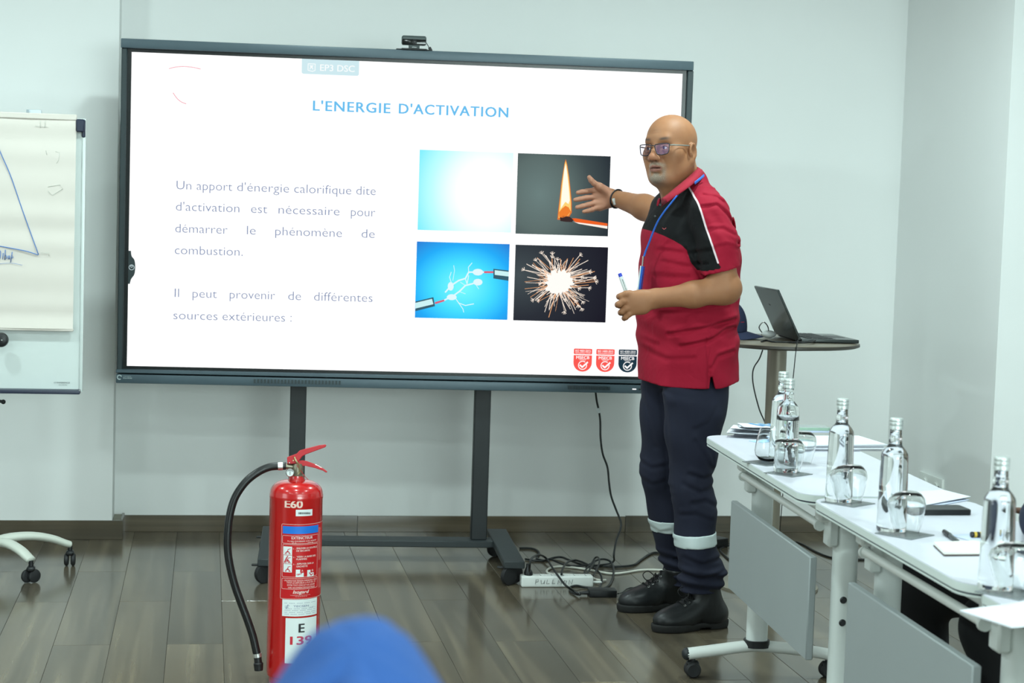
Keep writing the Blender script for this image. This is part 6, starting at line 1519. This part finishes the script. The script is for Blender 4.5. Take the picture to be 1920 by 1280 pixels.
# note paper, pen, trinket, notebook
flat('note_paper', 'white note paper with a lilac edge under the pen on the middle table', 'paper', [(1782, 1004), (1822, 1001), (1852, 1004), (1850, 1018), (1838, 1020)], .0012, M_pshade)
pa, pb2 = np.array(tt(1770, 1001, .006)), np.array(tt(1796, 1020, .006)); d = nrm(pb2-pa); Rp = Vector(d).to_track_quat('Z', 'Y').to_matrix()
t = thing('felt_pen', 'black felt pen lying beside the open notebook', 'pen', pa)
Lp = float(np.linalg.norm(pb2-pa)); part('pen_cap', MB().lathe([(0, 0), (.0052, .001), (.0058, Lp*.42), (0, Lp*.42)], pa, 16, Rp), M_black, t); part('pen_body', MB().lathe([(0, Lp*.42), (.0048, Lp*.42), (.0048, Lp*.95), (.003, Lp), (0, Lp)], pa, 16, Rp), mat('pen_grey', rgb(62, 68, 70), .35), t)
nbp = [(1750, 1024), (1826, 1021), (1880, 1030), (1868, 1042), (1770, 1043)]
n1 = flat('open_notebook', 'small open notebook with dark covers on the middle table', 'notebook', nbp, .0025, mat('notebook_cover', rgb(70, 58, 56), .6), sub='cover')
P = [tt(x, y-1.2) for x, y in nbp]; c = np.array(n1.location); V = [(q[0]-c[0], q[1]-c[1], .0026) for q in P]; V += [(x*.985, y*.985, .008) for x, y, z in V]
part('page_block', MB().faces(V, [(4, 3, 2, 1, 0), (5, 6, 7, 8, 9)]+[(i, (i+1) % 5, 5+(i+1) % 5, 5+i) for i in range(5)]), mat('page_cream', rgb(226, 226, 220), .8), n1, smooth=False, world=False)
p = np.array(tt(1832, 1009, .002)); t = thing('striped_trinket', 'tiny yellow and black trinket lying on the note paper', 'trinket', p)
for k in range(4): part('bead', MB().lathe([(0, -.003), (.006, -.003), (.0068, 0), (.006, .003), (0, .003)], (p[0]-.012+k*.007, p[1], p[2]+.0066), 14, Matrix.Rotation(math.pi/2, 3, 'Y')), mat('trinket_yellow', rgb(196, 166, 60), .4) if k % 2 else M_black, t)
# large sheet overhanging the nearest table
zs = TZ+.0062; q = [atZ(x, y, zs) for x, y in ((1800, 1140), (1921, 1124), (2030, 1112), (2030, 1160), (1896, 1171))]; c = np.mean(q, 0)
t = thing('overhanging_board', 'large white card sticking out over the edge of the nearest table', 'card', (c[0], c[1], TZ))
V = [(a[0]-c[0], a[1]-c[1], .0002) for a in q]; V += [(x, y, .003) for x, y, z in V]
part('card', MB().faces(V, [(4, 3, 2, 1, 0), (5, 6, 7, 8, 9)]+[(i, (i+1) % 5, 5+(i+1) % 5, 5+i) for i in range(5)]), M_paper, t, smooth=False, world=False)

# ---------------------------------------------------------------- seated people
M_navyc = mat('navy_jacket', rgb(26, 34, 54), .85, noise=.1, nscale=8, bump=.4, bscale=20); M_blk = mat('black_trousers', rgb(14, 15, 18), .85, noise=.1, nscale=8, bump=.4, bscale=18)
M_skin2 = mat('dark_skin', rgb(92, 62, 46), .5, noise=.08, nscale=12)
def seated(label, hipx, hipy, face, knees, feet, hands, elbows, top_m, skin, h=.009, hz=.46, sh=1.02, leg_r=1.):
    """face: unit forward; all joints in world space"""
    fw = nrm((face[0], face[1], 0)); lf = np.array([-fw[1], fw[0], 0]); hip = np.array([hipx, hipy, hz+.06]); ch = hip+fw*.03+np.array([0, 0, sh-hz-.10])
    t = thing('person', label, 'person', (hipx, hipy, 0)); hc = ch+np.array([0, 0, .30])+fw*.03
    bd = [ell(hc+np.array([0, 0, .02]), (.095, .078, .10), [fw, lf, (0, 0, 1)], .02), ell(hc+fw*.02-np.array([0, 0, .05]), (.065, .06, .075), [fw, lf, (0, 0, 1)], .03), cap(hc-np.array([0, 0, .05]), ch+np.array([0, 0, .06]), .055, .065, .03), ell(hc+fw*.10-np.array([0, 0, .01]), (.022, .016, .02), [fw, lf, (0, 0, 1)], .01)]
    for s in (1, -1): bd.append(ell(hc+lf*.08*s, (.018, .008, .03), [fw, lf, (0, 0, 1)], .006)); bd.append(cap(elbows[0 if s > 0 else 1], hands[0 if s > 0 else 1], .042, .028, .02))
    for s in (0, 1):
        H = np.array(hands[s]); fa = nrm(H-np.array(elbows[s])); bd.append(cap(H, H+fa*.06, .03, .028, .02, sq=(0, 0, 1), sf=.6)); sd = nrm(np.cross(fa, (0, 0, 1)))
        for k in range(4): bd += path([H+fa*.06+sd*(k-1.5)*.019, H+fa*.10+sd*(k-1.5)*.021-np.array([0, 0, .004]), H+fa*(.130+.008*(k in (1, 2)))+sd*(k-1.5)*.021-np.array([0, 0, .014])], [.010, .009, .008], .004)
        bd += path([H+fa*.02+sd*(.03 if s else -.03), H+fa*.06+sd*(.05 if s else -.05)], [.012, .009], .006)
    allv = np.array([hc+.15, hc-.15, *hands, *elbows, ch, hip]); lo, hi = allv.min(0)-.16, allv.max(0)+.16
    sdf_part('body', bd+[ell(ch, (.09, .15, .14), [fw, lf, (0, 0, 1)], .04)], lo, hi, h, skin, t)
    jk = [ell((hip+ch)/2, (.125, .17, .28), [fw, lf, (0, 0, 1)], .04), ell(ch+np.array([0, 0, -.03]), (.115, .19, .14), [fw, lf, (0, 0, 1)], .05), ell(hip, (.14, .18, .12), [fw, lf, (0, 0, 1)], .04)]
    for s in (0, 1):
        S = ch+lf*(.175 if s == 0 else -.175)+np.array([0, 0, .045]); E = np.array(elbows[s]); H = np.array(hands[s]); jk += [cap(S, E, .066, .055, .03), cap(E, E+(H-E)*.80, .055, .040, .02)]
    sdf_part('jacket', jk, lo-.05, hi+.05, h, top_m, t)
    tr_ = [ell(hip-np.array([0, 0, .02]), (.15, .175, .10), [fw, lf, (0, 0, 1)], .04)]
    for s in (0, 1):
        K = np.array(knees[s]); Fo = np.array(feet[s]); tr_ += [cap(hip+lf*(.09 if s == 0 else -.09), K, .088*leg_r, .070*leg_r, .03), cap(K, Fo+np.array([0, 0, .10]), .068*leg_r, .055, .03)]
    kv = np.array([*knees, *feet, hip]); l2, h2 = kv.min(0)-.2, kv.max(0)+.2; l2[2] = .02
    sdf_part('trousers', tr_, l2, h2, h, M_blk, t)
    for s in (0, 1):
        Fo = np.array(feet[s]); sp_ = [ell(Fo+fw*.05+np.array([0, 0, .03]), (.15, .05, .05), [fw, lf, (0, 0, 1)], .02), cap(Fo+np.array([0, 0, .04]), Fo+np.array([0, 0, .12]), .045, .045, .03), plane((0, 0, .002), (0, 0, -1), .003)]
        l3 = Fo-.2; l3[2] = -.004; h3 = Fo+.24; h3[2] = .16; sdf_part('shoe', sp_, l3, h3, h, M_black, t)
    return t, hc, fw, lf
s1, _, _, _ = seated('person in a navy jacket seated behind the middle table, mostly outside the frame', 2.62, -3.05, (-1, .0), [(2.13, -3.30, .50), (2.14, -2.76, .50)], [(2.22, -3.34, 0), (2.22, -2.72, 0)], [tuple(atX(1946, 960, 2.33)), (2.52, -2.86, .84)], [(2.11, -3.55, .80), (2.72, -2.78, .80)], M_navyc, M_skin2, leg_r=1.25)
def chair(label, x, y, rz):
    t = thing('conference_chair', label, 'chair', (x, y, 0), rz)
    part('seat', MB().box((0, 0, .40), (.46, .46, .06), bev=.02, seg=2), M_black, t, world=False)
    part('backrest', MB().box((-.24, 0, .72), (.05, .44, .42), bev=.02, seg=2), M_black, t, world=False)
    part('back_frame', MB().tube([(-.2, -.2, .38), (-.25, -.2, .5), (-.27, -.2, .9)], .012, 8).tube([(-.2, .2, .38), (-.25, .2, .5), (-.27, .2, .9)], .012, 8), M_grey, t, world=False)
    for a, b in ((-1, -1), (-1, 1), (1, -1), (1, 1)): part('leg', MB().tube([(a*.19, b*.2, .38), (a*.22, b*.22, .0)], .012, 8), M_grey, t, world=False)
    return t
chair('grey-legged black chair under the person behind the middle table', 2.62, -3.05, math.pi)
# the cap in the foreground and its wearer
capc = atY(662, 1190, -6.08); top = atY(640, 1172, -6.06)
hf = nrm((.12, 1, 0)); M_bcap = mat('blue_cap_cotton', rgb(38, 78, 140), .9, noise=.06, nscale=12, bump=.4, bscale=60)
hx, hy, hz_ = float(top[0]), float(top[1]), float(top[2])
s2, hc2, fw2, lf2 = seated('person in a blue cap seated in the foreground, seen from behind, out of focus', hx-.0, hy-.10, (.12, 1), [(hx-.15, hy+.33, .50), (hx+.25, hy+.30, .50)], [(hx-.14, hy+.38, 0), (hx+.27, hy+.36, 0)], [(hx-.13, hy+.16, .62), (hx+.20, hy+.14, .62)], [(hx-.27, hy-.06, .66), (hx+.25, hy-.08, .66)], mat('blue_workwear', rgb(44, 62, 98), .85, noise=.1, nscale=9, bump=.3, bscale=25), M_skin2, hz=.42, sh=hz_-.405, h=.012)
s2_head = hc2
CR = bpy.data.objects.new('cap_frame', None)
COL.objects.link(CR)
bpy.data.objects.remove(CR)
cw = thing('baseball_cap', 'blurred bright blue cap on the head of the person in the foreground', 'cap', (float(hc2[0]), float(hc2[1]), float(hc2[2])+.025), math.atan2(fw2[1], fw2[0]))
def cap_noise(P):
    r = np.hypot(P[:, 0], P[:, 1]); a = np.arctan2(P[:, 1], P[:, 0]); f = 0
    for k in range(6): da = np.angle(np.exp(1j*(a-(math.pi/6+k*math.pi/3)))); f = f+.0022*np.exp(-(da*np.maximum(r, .01)/.003)**2)
    return f+.0022*np.sin(5*a+22*r)*np.exp(-((r-.06)/.03)**2)
rx_, ry_, rz2 = .102, .112, .118
prc = [ell((0, 0, 0), (ry_, rx_, .092), k=.01), ell((.030, 0, .060), (.056, .048, .068), k=.035), plane((0, 0, -.005), (0, 0, -1)), ell((0, 0, -.010), (ry_-.004, rx_-.004, .088), k=.003, op='s')]
sdf_part('crown', prc, (-ry_-.02, -rx_-.02, -.02), (ry_+.03, rx_+.02, rz2+.04), .0035, M_bcap, cw, noise=cap_noise, world=False)
bzq = next(z for z in np.arange(.16, .02, -.001) if fld(prc, np.array([[-.030, 0, z]]))[0] < 0)
part('button', MB().sphere((-.030, 0, bzq+.001), (.010, .010, .007), 14, 10), M_bcap, cw, world=False)
V = []; Fc = []; nu, nv = 16, 6
for i in range(nu+1):
    a = math.radians(-60+120*i/nu)
    for j in range(nv+1):
        r = j/nv; V.append((ry_*.93*math.cos(a)+.072*math.cos(a*.9)*r, rx_*.97*math.sin(a)*(1-.05*r), .004-.018*r-2.0*(rx_*math.sin(a))**2))
n0 = len(V); V += [(x, y, z-.003) for x, y, z in V]
for i in range(nu):
    for j in range(nv):
        p_ = i*(nv+1)+j; Fc += [(p_, p_+1, p_+nv+2, p_+nv+1), (n0+p_, n0+p_+nv+1, n0+p_+nv+2, n0+p_+1)]
part('brim', MB().faces(V, Fc), M_bcap, cw, smooth=True, world=False)
part('adjuster_strap', MB().tube([(-.104, -.03, .008), (-.110, 0, .004), (-.104, .03, .008)], .006, 8, flat=(1, .3)), M_bcap, cw, world=False)
chair('black chair under the person with the blue cap', hx, hy-.12, math.atan2(fw2[1], fw2[0]))
